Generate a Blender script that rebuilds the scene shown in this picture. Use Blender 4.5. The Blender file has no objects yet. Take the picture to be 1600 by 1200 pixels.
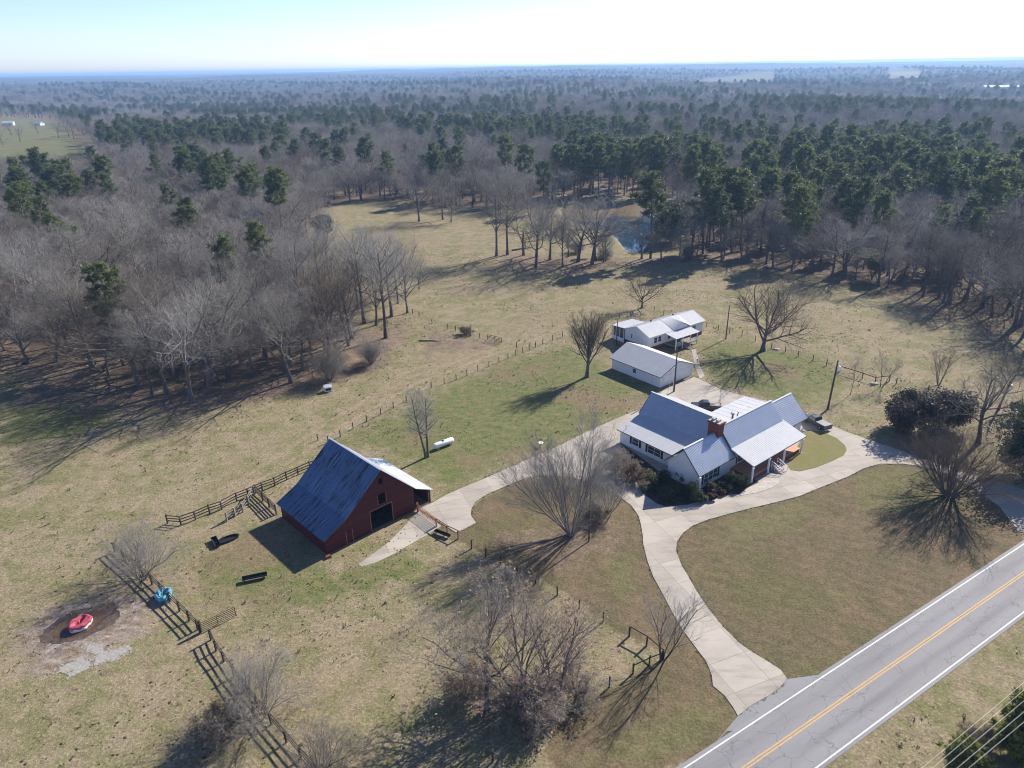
import bpy, bmesh, math, random
import numpy as np
from mathutils import Vector, Matrix, geometry

R = math.radians
scene = bpy.context.scene
COL = scene.collection

# ------------------------------------------------------------------ camera, sky, sun, exposure
CAM_H, FPX, PITCH, ROLL = 60.0, 1111.0, R(24.0), R(1.0)
cam_data = bpy.data.cameras.new('camera')
cam_data.sensor_width = 36.0
cam_data.lens = FPX / 1600.0 * 36.0
cam_data.clip_start = 0.5
cam_data.clip_end = 60000.0
cam = bpy.data.objects.new('camera', cam_data)
COL.objects.link(cam)
_U = Vector((0, math.sin(PITCH), math.cos(PITCH)))
_F = Vector((0, math.cos(PITCH), -math.sin(PITCH)))
_X = Vector((1, 0, 0)) * math.cos(ROLL) - _U * math.sin(ROLL)
_Y = Vector((1, 0, 0)) * math.sin(ROLL) + _U * math.cos(ROLL)
cam.matrix_world = Matrix(((_X.x, _Y.x, -_F.x, 0), (_X.y, _Y.y, -_F.y, 0), (_X.z, _Y.z, -_F.z, CAM_H), (0, 0, 0, 1)))
scene.camera = cam

SUN_AZ, SUN_EL = R(44.5), R(33.0)
sdir = Vector((math.cos(SUN_EL) * math.cos(SUN_AZ), math.cos(SUN_EL) * math.sin(SUN_AZ), math.sin(SUN_EL)))
sl = bpy.data.lights.new('sun', 'SUN')
sl.energy = 5.0
sl.angle = R(0.5)
sl.color = (1.0, 0.94, 0.86)
sun = bpy.data.objects.new('sun', sl)
sun.rotation_euler = sdir.to_track_quat('Z', 'Y').to_euler()
COL.objects.link(sun)

world = bpy.data.worlds.new('World')
scene.world = world
world.use_nodes = True
wt = world.node_tree
sky = wt.nodes.new('ShaderNodeTexSky')
sky.sky_type = 'NISHITA'
sky.sun_disc = False
sky.sun_elevation = SUN_EL
sky.sun_rotation = math.pi / 2 - SUN_AZ
sky.altitude = 300
sky.air_density = 1.0
sky.dust_density = 0.5
sky.ozone_density = 2.5
tint = wt.nodes.new('ShaderNodeMix')
tint.data_type = 'RGBA'
tint.blend_type = 'MULTIPLY'
tint.inputs[0].default_value = 1.0
tint.inputs[7].default_value = (0.90, 0.975, 1.30, 1)
wt.links.new(sky.outputs[0], tint.inputs[6])
tco = wt.nodes.new('ShaderNodeTexCoord')
sxyz = wt.nodes.new('ShaderNodeSeparateXYZ')
elev = wt.nodes.new('ShaderNodeMapRange')
elev.inputs['From Min'].default_value = 0.0
elev.inputs['From Max'].default_value = 0.32
elev.inputs['To Min'].default_value = 1.22
elev.inputs['To Max'].default_value = 0.74
wt.links.new(tco.outputs['Generated'], sxyz.inputs[0])
wt.links.new(sxyz.outputs[2], elev.inputs['Value'])
glow = wt.nodes.new('ShaderNodeVectorMath')
glow.operation = 'SCALE'
wt.links.new(tint.outputs[2], glow.inputs[0])
wt.links.new(elev.outputs[0], glow.inputs['Scale'])
wt.links.new(glow.outputs[0], wt.nodes['Background'].inputs[0])
wt.nodes['Background'].inputs[1].default_value = 0.085
scene.view_settings.view_transform = 'Standard'
scene.view_settings.look = 'None'
scene.view_settings.exposure = 0.86
scene.view_settings.gamma = 1.0
scene.cycles.use_denoising = True
scene.cycles.filter_width = 1.05
scene.cycles.max_bounces = 6
scene.cycles.diffuse_bounces = 3
scene.cycles.glossy_bounces = 3
scene.cycles.transmission_bounces = 4
scene.cycles.volume_bounces = 0
scene.cycles.transparent_max_bounces = 8

rng = np.random.default_rng(7)
random.seed(7)


# ------------------------------------------------------------------ terrain shape and pixel -> ground lookup
def sstep(t):
    t = np.clip(t, 0, 1)
    return t * t * (3 - 2 * t)


def zt(x, y):
    x = np.asarray(x, float)
    y = np.asarray(y, float)
    d = np.hypot(x - 20, y - 130)
    f = sstep((d - 330) / 900)
    h = 7 * np.sin(x / 290 + 1.1) + 6 * np.sin(y / 370 + 0.6 + x / 800) + 4 * np.sin((x + y) / 170.0)
    az = np.arctan2(x, y)
    far = sstep((d - 2300) / 5200)
    ridge = 38 + 7 * np.sin(x / 211 + y / 530) * np.sin(y / 260 + x / 900) + 16 * np.sin(az * 7 + 1) + 9 * np.sin(az * 17 + d / 900) + 13 * np.sin(d / 620 + az * 6 + np.sin(az * 11))
    near_dip = -5.0 * sstep((d - 330) / 500) * (1 - far)
    return f * h * (1 - far) + near_dip + far * ridge


def at(px, py, z=None):
    x = (px - 800) / FPX
    y = -(py - 600) / FPX
    xl = x * math.cos(ROLL) + y * math.sin(ROLL)
    yl = -x * math.sin(ROLL) + y * math.cos(ROLL)
    d = (xl, math.cos(PITCH) + yl * math.sin(PITCH), -math.sin(PITCH) + yl * math.cos(PITCH))
    zz = 0.0 if z is None else z
    for _ in range(1 if z is not None else 8):
        t = (CAM_H - zz) / -d[2]
        p = (d[0] * t, d[1] * t)
        if z is None:
            zz = float(zt(p[0], p[1]))
    return Vector((p[0], p[1], zz))


def topix(X, Y, Z):
    vx, vy, vz = X, Y, Z - CAM_H
    fw = vy * math.cos(PITCH) - vz * math.sin(PITCH)
    u = vy * math.sin(PITCH) + vz * math.cos(PITCH)
    xl, yl = vx / fw, u / fw
    return (800 + FPX * (xl * math.cos(ROLL) - yl * math.sin(ROLL)), 600 - FPX * (xl * math.sin(ROLL) + yl * math.cos(ROLL)))


def height_of(px, py, ty):
    p = at(px, py)
    lo, hi = 0.0, 60.0
    for _ in range(40):
        m = (lo + hi) / 2
        if topix(p.x, p.y, p.z + m)[1] > ty:
            lo = m
        else:
            hi = m
    return lo


def inpoly(x, y, poly):
    inside = np.zeros(np.shape(x), bool)
    n = len(poly)
    for i in range(n):
        x0, y0 = poly[i][0], poly[i][1]
        x1, y1 = poly[(i + 1) % n][0], poly[(i + 1) % n][1]
        if y0 == y1:
            continue
        c = ((y0 > y) != (y1 > y)) & (x < (x1 - x0) * (y - y0) / (y1 - y0) + x0)
        inside ^= c
    return inside


def pdist(x, y, poly, closed=True):
    best = np.full(np.shape(x), 1e9)
    n = len(poly)
    for i in range(n if closed else n - 1):
        ax, ay = poly[i][0], poly[i][1]
        bx, by = poly[(i + 1) % n][0], poly[(i + 1) % n][1]
        dx, dy = bx - ax, by - ay
        L = dx * dx + dy * dy + 1e-9
        t = np.clip(((x - ax) * dx + (y - ay) * dy) / L, 0, 1)
        best = np.minimum(best, np.hypot(x - ax - t * dx, y - ay - t * dy))
    return best


def px_poly(pts):
    return [at(*p) for p in pts]


# ------------------------------------------------------------------ object helpers
def tag(o, label=None, cat=None, group=None, kind=None):
    if label: o['label'] = label
    if cat: o['category'] = cat
    if group: o['group'] = group
    if kind: o['kind'] = kind
    return o


def thing(name, label, cat, loc=(0, 0, 0), rz=0.0, group=None):
    o = bpy.data.objects.new(name, None)
    o.empty_display_size = 0.3
    o.location = loc
    o.rotation_euler = (0, 0, rz)
    COL.objects.link(o)
    return tag(o, label, cat, group)


def mesh_np(name, verts, faces_flat, loop_n, mat, parent=None, smooth=False):
    me = bpy.data.meshes.new(name)
    nv = len(verts)
    me.vertices.add(nv)
    me.vertices.foreach_set('co', np.asarray(verts, np.float32).ravel())
    fl = np.asarray(faces_flat, np.int32)
    me.loops.add(len(fl))
    me.loops.foreach_set('vertex_index', fl)
    ln = np.asarray(loop_n, np.int32)
    me.polygons.add(len(ln))
    st = np.concatenate(([0], np.cumsum(ln)[:-1])).astype(np.int32)
    me.polygons.foreach_set('loop_start', st)
    me.update(calc_edges=True)
    if smooth:
        me.polygons.foreach_set('use_smooth', np.ones(len(ln), bool))
    me.materials.append(mat)
    o = bpy.data.objects.new(name, me)
    COL.objects.link(o)
    if parent: o.parent = parent
    return o


class MB:
    def __init__(s):
        s.v, s.f = [], []

    def add(s, vs, fs):
        b = len(s.v)
        s.v += [tuple(v) for v in vs]
        s.f += [tuple(i + b for i in f) for f in fs]
        return s

    def box(s, x0, x1, y0, y1, z0, z1):
        return s.add([(x0, y0, z0), (x1, y0, z0), (x1, y1, z0), (x0, y1, z0), (x0, y0, z1), (x1, y0, z1), (x1, y1, z1), (x0, y1, z1)],
                     [(3, 2, 1, 0), (4, 5, 6, 7), (0, 1, 5, 4), (1, 2, 6, 5), (2, 3, 7, 6), (3, 0, 4, 7)])

    def hexa(s, p):
        return s.add(p, [(3, 2, 1, 0), (4, 5, 6, 7), (0, 1, 5, 4), (1, 2, 6, 5), (2, 3, 7, 6), (3, 0, 4, 7)])

    def bar(s, a, b, w, h, up=(0, 0, 1)):
        a, b = Vector(a), Vector(b)
        d = (b - a).normalized()
        u = Vector(up)
        sd = d.cross(u)
        if sd.length < 1e-4: sd = d.cross(Vector((1, 0, 0)))
        sd.normalize()
        u = sd.cross(d)
        sd = sd * (w / 2)
        u = u * (h / 2)
        return s.hexa([a - sd - u, b - sd - u, b + sd - u, a + sd - u, a - sd + u, b - sd + u, b + sd + u, a + sd + u])

    def tube(s, pts, r, n=8, caps=True):
        pts = [Vector(p) for p in pts]
        rs = r if isinstance(r, (list, tuple)) else [r] * len(pts)
        vs, fs = [], []
        for i, p in enumerate(pts):
            d = (pts[min(i + 1, len(pts) - 1)] - pts[max(i - 1, 0)]).normalized()
            a = d.cross(Vector((0, 0, 1)))
            if a.length < 1e-3: a = Vector((1, 0, 0))
            a.normalize()
            b = d.cross(a)
            for k in range(n):
                t = 2 * math.pi * k / n
                vs.append(p + (a * math.cos(t) + b * math.sin(t)) * rs[i])
        for i in range(len(pts) - 1):
            for k in range(n):
                k2 = (k + 1) % n
                fs.append((i * n + k, i * n + k2, (i + 1) * n + k2, (i + 1) * n + k))
        if caps:
            fs.append(tuple(range(n - 1, -1, -1)))
            fs.append(tuple((len(pts) - 1) * n + k for k in range(n)))
        return s.add(vs, fs)

    def lathe(s, prof, c=(0, 0, 0), n=24, jit=None):
        vs, fs = [], []
        for i, (r, z) in enumerate(prof):
            for k in range(n):
                t = 2 * math.pi * k / n
                j = jit(t, i) if jit else 1.0
                vs.append((c[0] + r * j * math.cos(t), c[1] + r * j * math.sin(t), c[2] + z))
        for i in range(len(prof) - 1):
            for k in range(n):
                k2 = (k + 1) % n
                fs.append((i * n + k, i * n + k2, (i + 1) * n + k2, (i + 1) * n + k))
        return s.add(vs, fs)

    def prism(s, poly, z0, z1):
        n = len(poly)
        vs = [(p[0], p[1], z0) for p in poly] + [(p[0], p[1], z1) for p in poly]
        tris = geometry.tessellate_polygon([[Vector((p[0], p[1], 0)) for p in poly]])
        fs = []
        for t in tris:
            a, b, c = t
            area = (poly[b][0] - poly[a][0]) * (poly[c][1] - poly[a][1]) - (poly[c][0] - poly[a][0]) * (poly[b][1] - poly[a][1])
            if area < 0: b, c = c, b
            fs.append((a + n, b + n, c + n))
        for i in range(n):
            j = (i + 1) % n
            fs.append((i, j, j + n, i + n))
        return s.add(vs, fs)

    def build(s, name, mat, parent=None, smooth=False, bevel=0.0):
        me = bpy.data.meshes.new(name)
        me.from_pydata(s.v, [], s.f)
        if bevel or True:
            bm = bmesh.new()
            bm.from_mesh(me)
            bmesh.ops.recalc_face_normals(bm, faces=bm.faces)
            if bevel:
                bmesh.ops.remove_doubles(bm, verts=bm.verts, dist=1e-5)
                bmesh.ops.bevel(bm, geom=[e for e in bm.edges if e.calc_face_angle(0) > 0.5], offset=bevel, segments=2, affect='EDGES', clamp_overlap=True)
            bm.to_mesh(me)
            bm.free()
        if smooth:
            me.polygons.foreach_set('use_smooth', [True] * len(me.polygons))
        me.materials.append(mat)
        o = bpy.data.objects.new(name, me)
        COL.objects.link(o)
        if parent: o.parent = parent
        return o


def copy_tree(o, parent=None):
    c = o.copy()
    COL.objects.link(c)
    if parent: c.parent = parent
    for ch in list(o.children):
        copy_tree(ch, c)
    return c


# ------------------------------------------------------------------ material helpers
class NT:
    def __init__(s, name, rough=0.8, metal=0.0, spec=0.3):
        s.m = bpy.data.materials.new(name)
        s.m.use_nodes = True
        s.t = s.m.node_tree
        s.b = s.t.nodes['Principled BSDF']
        s.b.inputs['Roughness'].default_value = rough
        s.b.inputs['Metallic'].default_value = metal
        s.b.inputs['Specular IOR Level'].default_value = spec
        s._co = None

    def n(s, typ):
        return s.t.nodes.new(typ)

    def set(s, sock, v):
        if isinstance(v, bpy.types.NodeSocket):
            s.t.links.new(v, sock)
        elif v is not None:
            if isinstance(v, (tuple, list)) and len(v) == 3 and sock.type == 'RGBA':
                v = (*v, 1)
            sock.default_value = v

    def co(s, kind='Object'):
        if s._co is None: s._co = s.n('ShaderNodeTexCoord')
        return s._co.outputs[kind]

    def pos(s):
        return s.n('ShaderNodeNewGeometry').outputs['Position']

    def mapping(s, vec, scale=(1, 1, 1), rot=(0, 0, 0)):
        m = s.n('ShaderNodeMapping')
        s.set(m.inputs['Vector'], vec)
        m.inputs['Scale'].default_value = scale
        m.inputs['Rotation'].default_value = rot
        return m.outputs[0]

    def noise(s, scale, detail=4, rough=0.55, vec=None, dist=0.0, col=False):
        m = s.n('ShaderNodeTexNoise')
        s.set(m.inputs['Vector'], vec if vec is not None else s.pos())
        m.inputs['Scale'].default_value = scale
        m.inputs['Detail'].default_value = detail
        m.inputs['Roughness'].default_value = rough
        m.inputs['Distortion'].default_value = dist
        return m.outputs['Color' if col else 'Fac']

    def voro(s, scale, vec=None, feat='F1'):
        m = s.n('ShaderNodeTexVoronoi')
        m.feature = feat
        s.set(m.inputs['Vector'], vec if vec is not None else s.pos())
        m.inputs['Scale'].default_value = scale
        return m.outputs['Distance']

    def math(s, op, a, b=None, clamp=False):
        m = s.n('ShaderNodeMath')
        m.operation = op
        m.use_clamp = clamp
        s.set(m.inputs[0], a)
        s.set(m.inputs[1], b)
        return m.outputs[0]

    def rng(s, v, a, b, c=0.0, d=1.0):
        m = s.n('ShaderNodeMapRange')
        s.set(m.inputs['Value'], v)
        m.inputs['From Min'].default_value = a
        m.inputs['From Max'].default_value = b
        m.inputs['To Min'].default_value = c
        m.inputs['To Max'].default_value = d
        return m.outputs[0]

    def mix(s, f, a, b, mode='MIX'):
        m = s.n('ShaderNodeMix')
        m.data_type = 'RGBA'
        m.blend_type = mode
        s.set(m.inputs[0], f)
        s.set(m.inputs[6], a)
        s.set(m.inputs[7], b)
        return m.outputs[2]

    def attr(s, name, out='Color'):
        a = s.n('ShaderNodeAttribute')
        a.attribute_name = name
        return a.outputs[out]

    def sep(s, v):
        m = s.n('ShaderNodeSeparateXYZ')
        s.set(m.inputs[0], v)
        return m.outputs

    def rand(s):
        return s.n('ShaderNodeObjectInfo').outputs['Random']

    def base(s, c):
        s.set(s.b.inputs['Base Color'], c)
        return s

    def bump(s, h, dist=0.02, strength=0.6):
        m = s.n('ShaderNodeBump')
        m.inputs['Strength'].default_value = strength
        m.inputs['Distance'].default_value = dist
        s.set(m.inputs['Height'], h)
        s.t.links.new(m.outputs[0], s.b.inputs['Normal'])
        return s


def simple(name, c, rough=0.7, metal=0.0, var=0.15, scale=3.0, spec=0.3):
    t = NT(name, rough, metal, spec)
    nz = t.noise(scale, 5, 0.6, vec=t.co('Object'))
    a = tuple(max(0, x * (1 - var)) for x in c)
    b = tuple(min(1, x * (1 + var)) for x in c)
    t.base(t.mix(t.rng(nz, 0.3, 0.7), a, b))
    return t.m


M = {}


def mat_bark(name, c0, c1):
    t = NT(name, 0.9, 0, 0.15)
    nz = t.noise(6, 4, 0.6, vec=t.mapping(t.co('Object'), (1, 1, 0.25)))
    c = t.mix(t.rng(nz, 0.35, 0.65), c0, c1)
    k = t.rng(t.rand(), 0, 1, 0.75, 1.25)
    cc = t.n('ShaderNodeCombineXYZ')
    for i in range(3): t.set(cc.inputs[i], k)
    t.base(t.mix(1.0, c, cc.outputs[0], 'MULTIPLY'))
    return t.m


def mat_twig(name, c0, c1):
    t = NT(name, 0.85, 0, 0.2)
    t.base(t.mix(t.rng(t.rand(), 0, 1, -0.25, 1.5), c0, c1))
    return t.m


def mat_leaf(name, c0, c1, c2=None):
    t = NT(name, 0.55, 0, 0.3)
    nz = t.noise(1.1, 3, 0.6, vec=t.co('Object'))
    c = t.mix(t.rng(nz, 0.35, 0.65), c0, c1)
    if c2: c = t.mix(t.rng(t.rand(), 0.3, 1.0, 0, 0.8), c, c2)
    t.base(c)
    tr = t.n('ShaderNodeBsdfTranslucent')
    t.set(tr.inputs['Color'], c)
    ms = t.n('ShaderNodeMixShader')
    ms.inputs[0].default_value = 0.38
    t.t.links.new(t.b.outputs[0], ms.inputs[1])
    t.t.links.new(tr.outputs[0], ms.inputs[2])
    t.t.links.new(ms.outputs[0], t.t.nodes['Material Output'].inputs['Surface'])
    return t.m


M['bark'] = mat_bark('bark_grey', (0.075, 0.062, 0.055), (0.19, 0.165, 0.15))
M['bark_pale'] = mat_bark('bark_pale', (0.17, 0.155, 0.14), (0.30, 0.275, 0.25))
M['bark_pine'] = mat_bark('bark_pine', (0.09, 0.06, 0.045), (0.19, 0.14, 0.11))
M['twig'] = mat_twig('twig_grey', (0.33, 0.31, 0.268), (0.21, 0.19, 0.158))
M['twig_pale'] = mat_twig('twig_pale', (0.36, 0.34, 0.31), (0.26, 0.24, 0.215))
M['twig_brown'] = mat_twig('twig_brown', (0.165, 0.13, 0.10), (0.12, 0.095, 0.075))
M['needle'] = mat_leaf('pine_needles', (0.10, 0.135, 0.045), (0.19, 0.215, 0.07), (0.09, 0.115, 0.06))
M['needle_y'] = mat_leaf('pine_needles_yellow', (0.16, 0.19, 0.04), (0.26, 0.27, 0.07))
M['cedar'] = mat_leaf('cedar_foliage', (0.04, 0.055, 0.028), (0.075, 0.09, 0.04))
M['magnolia'] = mat_leaf('magnolia_leaves', (0.03, 0.032, 0.028), (0.075, 0.062, 0.055))
M['leaf_brown'] = mat_leaf('dry_brown_leaves', (0.27, 0.165, 0.105), (0.36, 0.25, 0.17))
M['shrub'] = mat_leaf('shrub_green', (0.03, 0.05, 0.022), (0.07, 0.095, 0.04))
M['shrub_lt'] = mat_leaf('shrub_olive', (0.12, 0.13, 0.06), (0.22, 0.22, 0.12))
M['shrub_red'] = mat_leaf('shrub_russet', (0.12, 0.06, 0.04), (0.2, 0.11, 0.07))
M['wood_dark'] = simple('weathered_dark_wood', (0.06, 0.048, 0.04), 0.85, 0, 0.4, 2)
M['wood_grey'] = simple('weathered_grey_wood', (0.23, 0.20, 0.17), 0.85, 0, 0.35, 2)
M['wood_pole'] = simple('pole_wood', (0.075, 0.06, 0.05), 0.85, 0, 0.3, 2)
M['wire'] = simple('fence_wire', (0.22, 0.20, 0.18), 0.5, 0.6, 0.1)
M['steel_pale'] = simple('bright_wire', (0.7, 0.7, 0.7), 0.4, 0.2, 0.05)
M['rust'] = simple('rusty_steel', (0.10, 0.055, 0.038), 0.8, 0.2, 0.4, 4)
M['gate_red'] = simple('gate_red_paint', (0.33, 0.13, 0.10), 0.6, 0.1, 0.3, 5)
M['white'] = simple('white_paint', (0.80, 0.80, 0.79), 0.55, 0, 0.04, 2)
M['black'] = simple('black_plastic', (0.018, 0.018, 0.022), 0.45, 0, 0.3, 4)
M['rubber'] = simple('tyre_rubber', (0.02, 0.02, 0.02), 0.85, 0, 0.2, 8)
M['chrome'] = simple('chrome_trim', (0.6, 0.6, 0.62), 0.25, 1.0, 0.05)
M['shutter'] = simple('dark_shutter', (0.02, 0.025, 0.035), 0.5, 0, 0.2)
M['frame'] = simple('window_frame_white', (0.75, 0.75, 0.75), 0.5, 0, 0.05)
M['trim_dark'] = simple('dark_fascia', (0.10, 0.10, 0.11), 0.5, 0.2, 0.15)


def mat_glass():
    t = NT('window_glass', 0.06, 0, 0.6)
    t.base(t.mix(t.rng(t.noise(0.8, 2, vec=t.co('Object')), 0.3, 0.7), (0.03, 0.04, 0.05), (0.10, 0.11, 0.12)))
    return t.m


M['glass'] = mat_glass()


def mat_siding(name, c0, c1, step, groove=0.55, rough=0.6):
    t = NT(name, rough, 0, 0.3)
    z = t.sep(t.co('Object'))[2]
    fr = t.math('FRACT', t.math('MULTIPLY', z, 1 / step))
    line = t.math('LESS_THAN', fr, 0.14)
    nz = t.noise(1.3, 5, 0.6, vec=t.mapping(t.co('Object'), (1, 1, 3)))
    c = t.mix(t.rng(nz, 0.3, 0.7), c0, c1)
    dirt = t.noise(0.35, 4, vec=t.co('Object'))
    c = t.mix(t.rng(dirt, 0.45, 0.8, 0, 0.25), c, tuple(x * 0.6 for x in c0))
    row = t.n('ShaderNodeTexWhiteNoise')
    row.noise_dimensions = '1D'
    t.set(row.inputs['W'], t.math('FLOOR', t.math('MULTIPLY', z, 1 / step)))
    if groove > 0.5: c = t.mix(t.rng(row.outputs[0], 0, 1, 0.0, 0.55), c, tuple(x * 1.7 for x in c1))
    t.base(t.mix(t.math('MULTIPLY', line, groove), c, tuple(x * 0.35 for x in c0)))
    t.bump(fr, 0.015, 0.5)
    return t.m


M['barn_red'] = mat_siding('barn_red_boards', (0.046, 0.006, 0.010), (0.078, 0.011, 0.015), 0.20)
M['siding'] = mat_siding('white_siding', (0.76, 0.77, 0.78), (0.84, 0.84, 0.83), 0.2, 0.25)


def mat_brick():
    t = NT('brick_wall', 0.85, 0, 0.2)
    b = t.n('ShaderNodeTexBrick')
    v = t.co('Object')
    s = t.sep(v)
    cb = t.n('ShaderNodeCombineXYZ')
    t.set(cb.inputs[0], t.math('ADD', s[0], s[1]))
    t.set(cb.inputs[1], s[2])
    t.set(b.inputs['Vector'], cb.outputs[0])
    b.inputs['Scale'].default_value = 4.0
    b.inputs['Color1'].default_value = (0.20, 0.055, 0.035, 1)
    b.inputs['Color2'].default_value = (0.13, 0.04, 0.03, 1)
    b.inputs['Mortar'].default_value = (0.25, 0.18, 0.15, 1)
    b.inputs['Mortar Size'].default_value = 0.012
    t.base(b.outputs[0])
    return t.m


M['brick'] = mat_brick()
M['terracotta'] = simple('porch_tile', (0.52, 0.25, 0.16), 0.7, 0, 0.12, 2)


def mat_metal_roof(name, c0, c1, rust, rough=0.42, metal=0.75, streak=(6, 0.25, 0.25), lo=0.5, hi=0.75):
    t = NT(name, rough, metal, 0.4)
    v = t.co('Object')
    st = t.noise(1.0, 5, 0.6, vec=t.mapping(v, streak))
    bl = t.noise(0.5, 4, 0.6, vec=v)
    c = t.mix(t.rng(bl, 0.3, 0.7), c0, c1)
    f = t.math('MULTIPLY', t.rng(st, lo, hi), t.rng(bl, 0.35, 0.6))
    t.base(t.mix(f, c, rust))
    t.set(t.b.inputs['Roughness'], t.rng(st, 0.3, 0.7, rough - 0.05, rough + 0.15))
    return t.m


M['roof_barn'] = mat_metal_roof('galvanised_tin_sky_tint', (0.135, 0.19, 0.29), (0.225, 0.295, 0.40), (0.045, 0.05, 0.065), 0.36, 0.88, (0.3, 4, 0.3), 0.40, 0.60)  # reflected sky blue is mixed into the tin's base colours
M['roof_galv'] = mat_metal_roof('galvalume_roof', (0.48, 0.50, 0.53), (0.56, 0.57, 0.60), (0.40, 0.41, 0.44), 0.36, 0.55, (3, 3, 0.3), 0.55, 0.8)
M['roof_white'] = mat_metal_roof('white_metal_roof', (0.42, 0.43, 0.445), (0.475, 0.48, 0.49), (0.27, 0.27, 0.29), 0.68, 0.0, (2, 2, 0.5), 0.55, 0.85)


# ------------------------------------------------------------------ tree meshes
def norm(v):
    return v / (np.linalg.norm(v, axis=-1, keepdims=True) + 1e-9)


def tubes_np(P, Rr, sides):
    N, K, _ = P.shape
    d = norm(P[:, -1] - P[:, 0])
    ref = np.where(np.abs(d[:, 2:3]) > 0.9, np.array([[1.0, 0, 0]]), np.array([[0, 0, 1.0]]))
    a = norm(np.cross(d, ref))
    b = np.cross(d, a)
    th = np.arange(sides) * 2 * np.pi / sides
    off = a[:, None, :] * np.cos(th)[None, :, None] + b[:, None, :] * np.sin(th)[None, :, None]
    V = P[:, :, None, :] + off[:, None, :, :] * Rr[:, :, None, None]
    V = V.reshape(-1, 3)
    base = (np.arange(N) * K * sides)[:, None, None]
    i = np.arange(K - 1)[None, :, None] * sides
    k = np.arange(sides)[None, None, :]
    k2 = (k + 1) % sides
    q = np.stack([base + i + k, base + i + k2, base + i + sides + k2, base + i + sides + k], -1).reshape(-1, 4)
    return V, q


def path_np(S, D, L, K, up, jit, rg):
    N = len(S)
    P = np.zeros((N, K, 3))
    P[:, 0] = S
    d = D.copy()
    for i in range(1, K):
        d = d + rg.normal(0, jit, (N, 3))
        d[:, 2] += up / (K - 1)
        d = norm(d)
        P[:, i] = P[:, i - 1] + d * (L / (K - 1))[:, None]
    return P


def interp(P, Rr, idx, t):
    K = P.shape[1]
    f = np.clip(t * (K - 1), 0, K - 1.001)
    i = f.astype(int)
    w = (f - i)[:, None]
    p = P[idx, i] * (1 - w) + P[idx, i + 1] * w
    d = norm(P[idx, i + 1] - P[idx, i])
    r = Rr[idx, i] * (1 - w[:, 0]) + Rr[idx, i + 1] * w[:, 0]
    return p, d, r


def children(P, Rr, L, n, ratio, ang, tmin, K, up, jit, rk, rg, rmin=0.004, tshape=0.5, tmax=1.0):
    N = len(P)
    idx = np.repeat(np.arange(N), n)
    k = np.tile(np.arange(n), N)
    t = tmin + (tmax - tmin) * (k + rg.random(N * n)) / n
    p, d, r = interp(P, Rr, idx, t)
    phi = k * 2.39996 + rg.random(N)[idx] * 6.28 + rg.normal(0, 0.5, N * n)
    ref = np.where(np.abs(d[:, 2:3]) > 0.9, np.array([[1.0, 0, 0]]), np.array([[0, 0, 1.0]]))
    a = norm(np.cross(d, ref))
    b = np.cross(d, a)
    an = np.radians(rg.uniform(ang[0], ang[1], N * n))[:, None]
    D = d * np.cos(an) + (a * np.cos(phi)[:, None] + b * np.sin(phi)[:, None]) * np.sin(an)
    l = L[idx] * rg.uniform(ratio[0], ratio[1], N * n) * (1.15 - tshape * t)
    r0 = np.maximum(r * rk, rmin)
    Pn = path_np(p, D, l, K, up, jit, rg)
    Rn = r0[:, None] * np.linspace(1, 0.35, K)[None, :]
    return Pn, np.maximum(Rn, rmin * 0.6), l


def join(parts):
    vs, qs, b = [], [], 0
    for v, q in parts:
        vs.append(v)
        qs.append(q + b)
        b += len(v)
    return np.concatenate(vs), np.concatenate(qs)


def quads(n):
    return np.full(n, 4)


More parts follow.
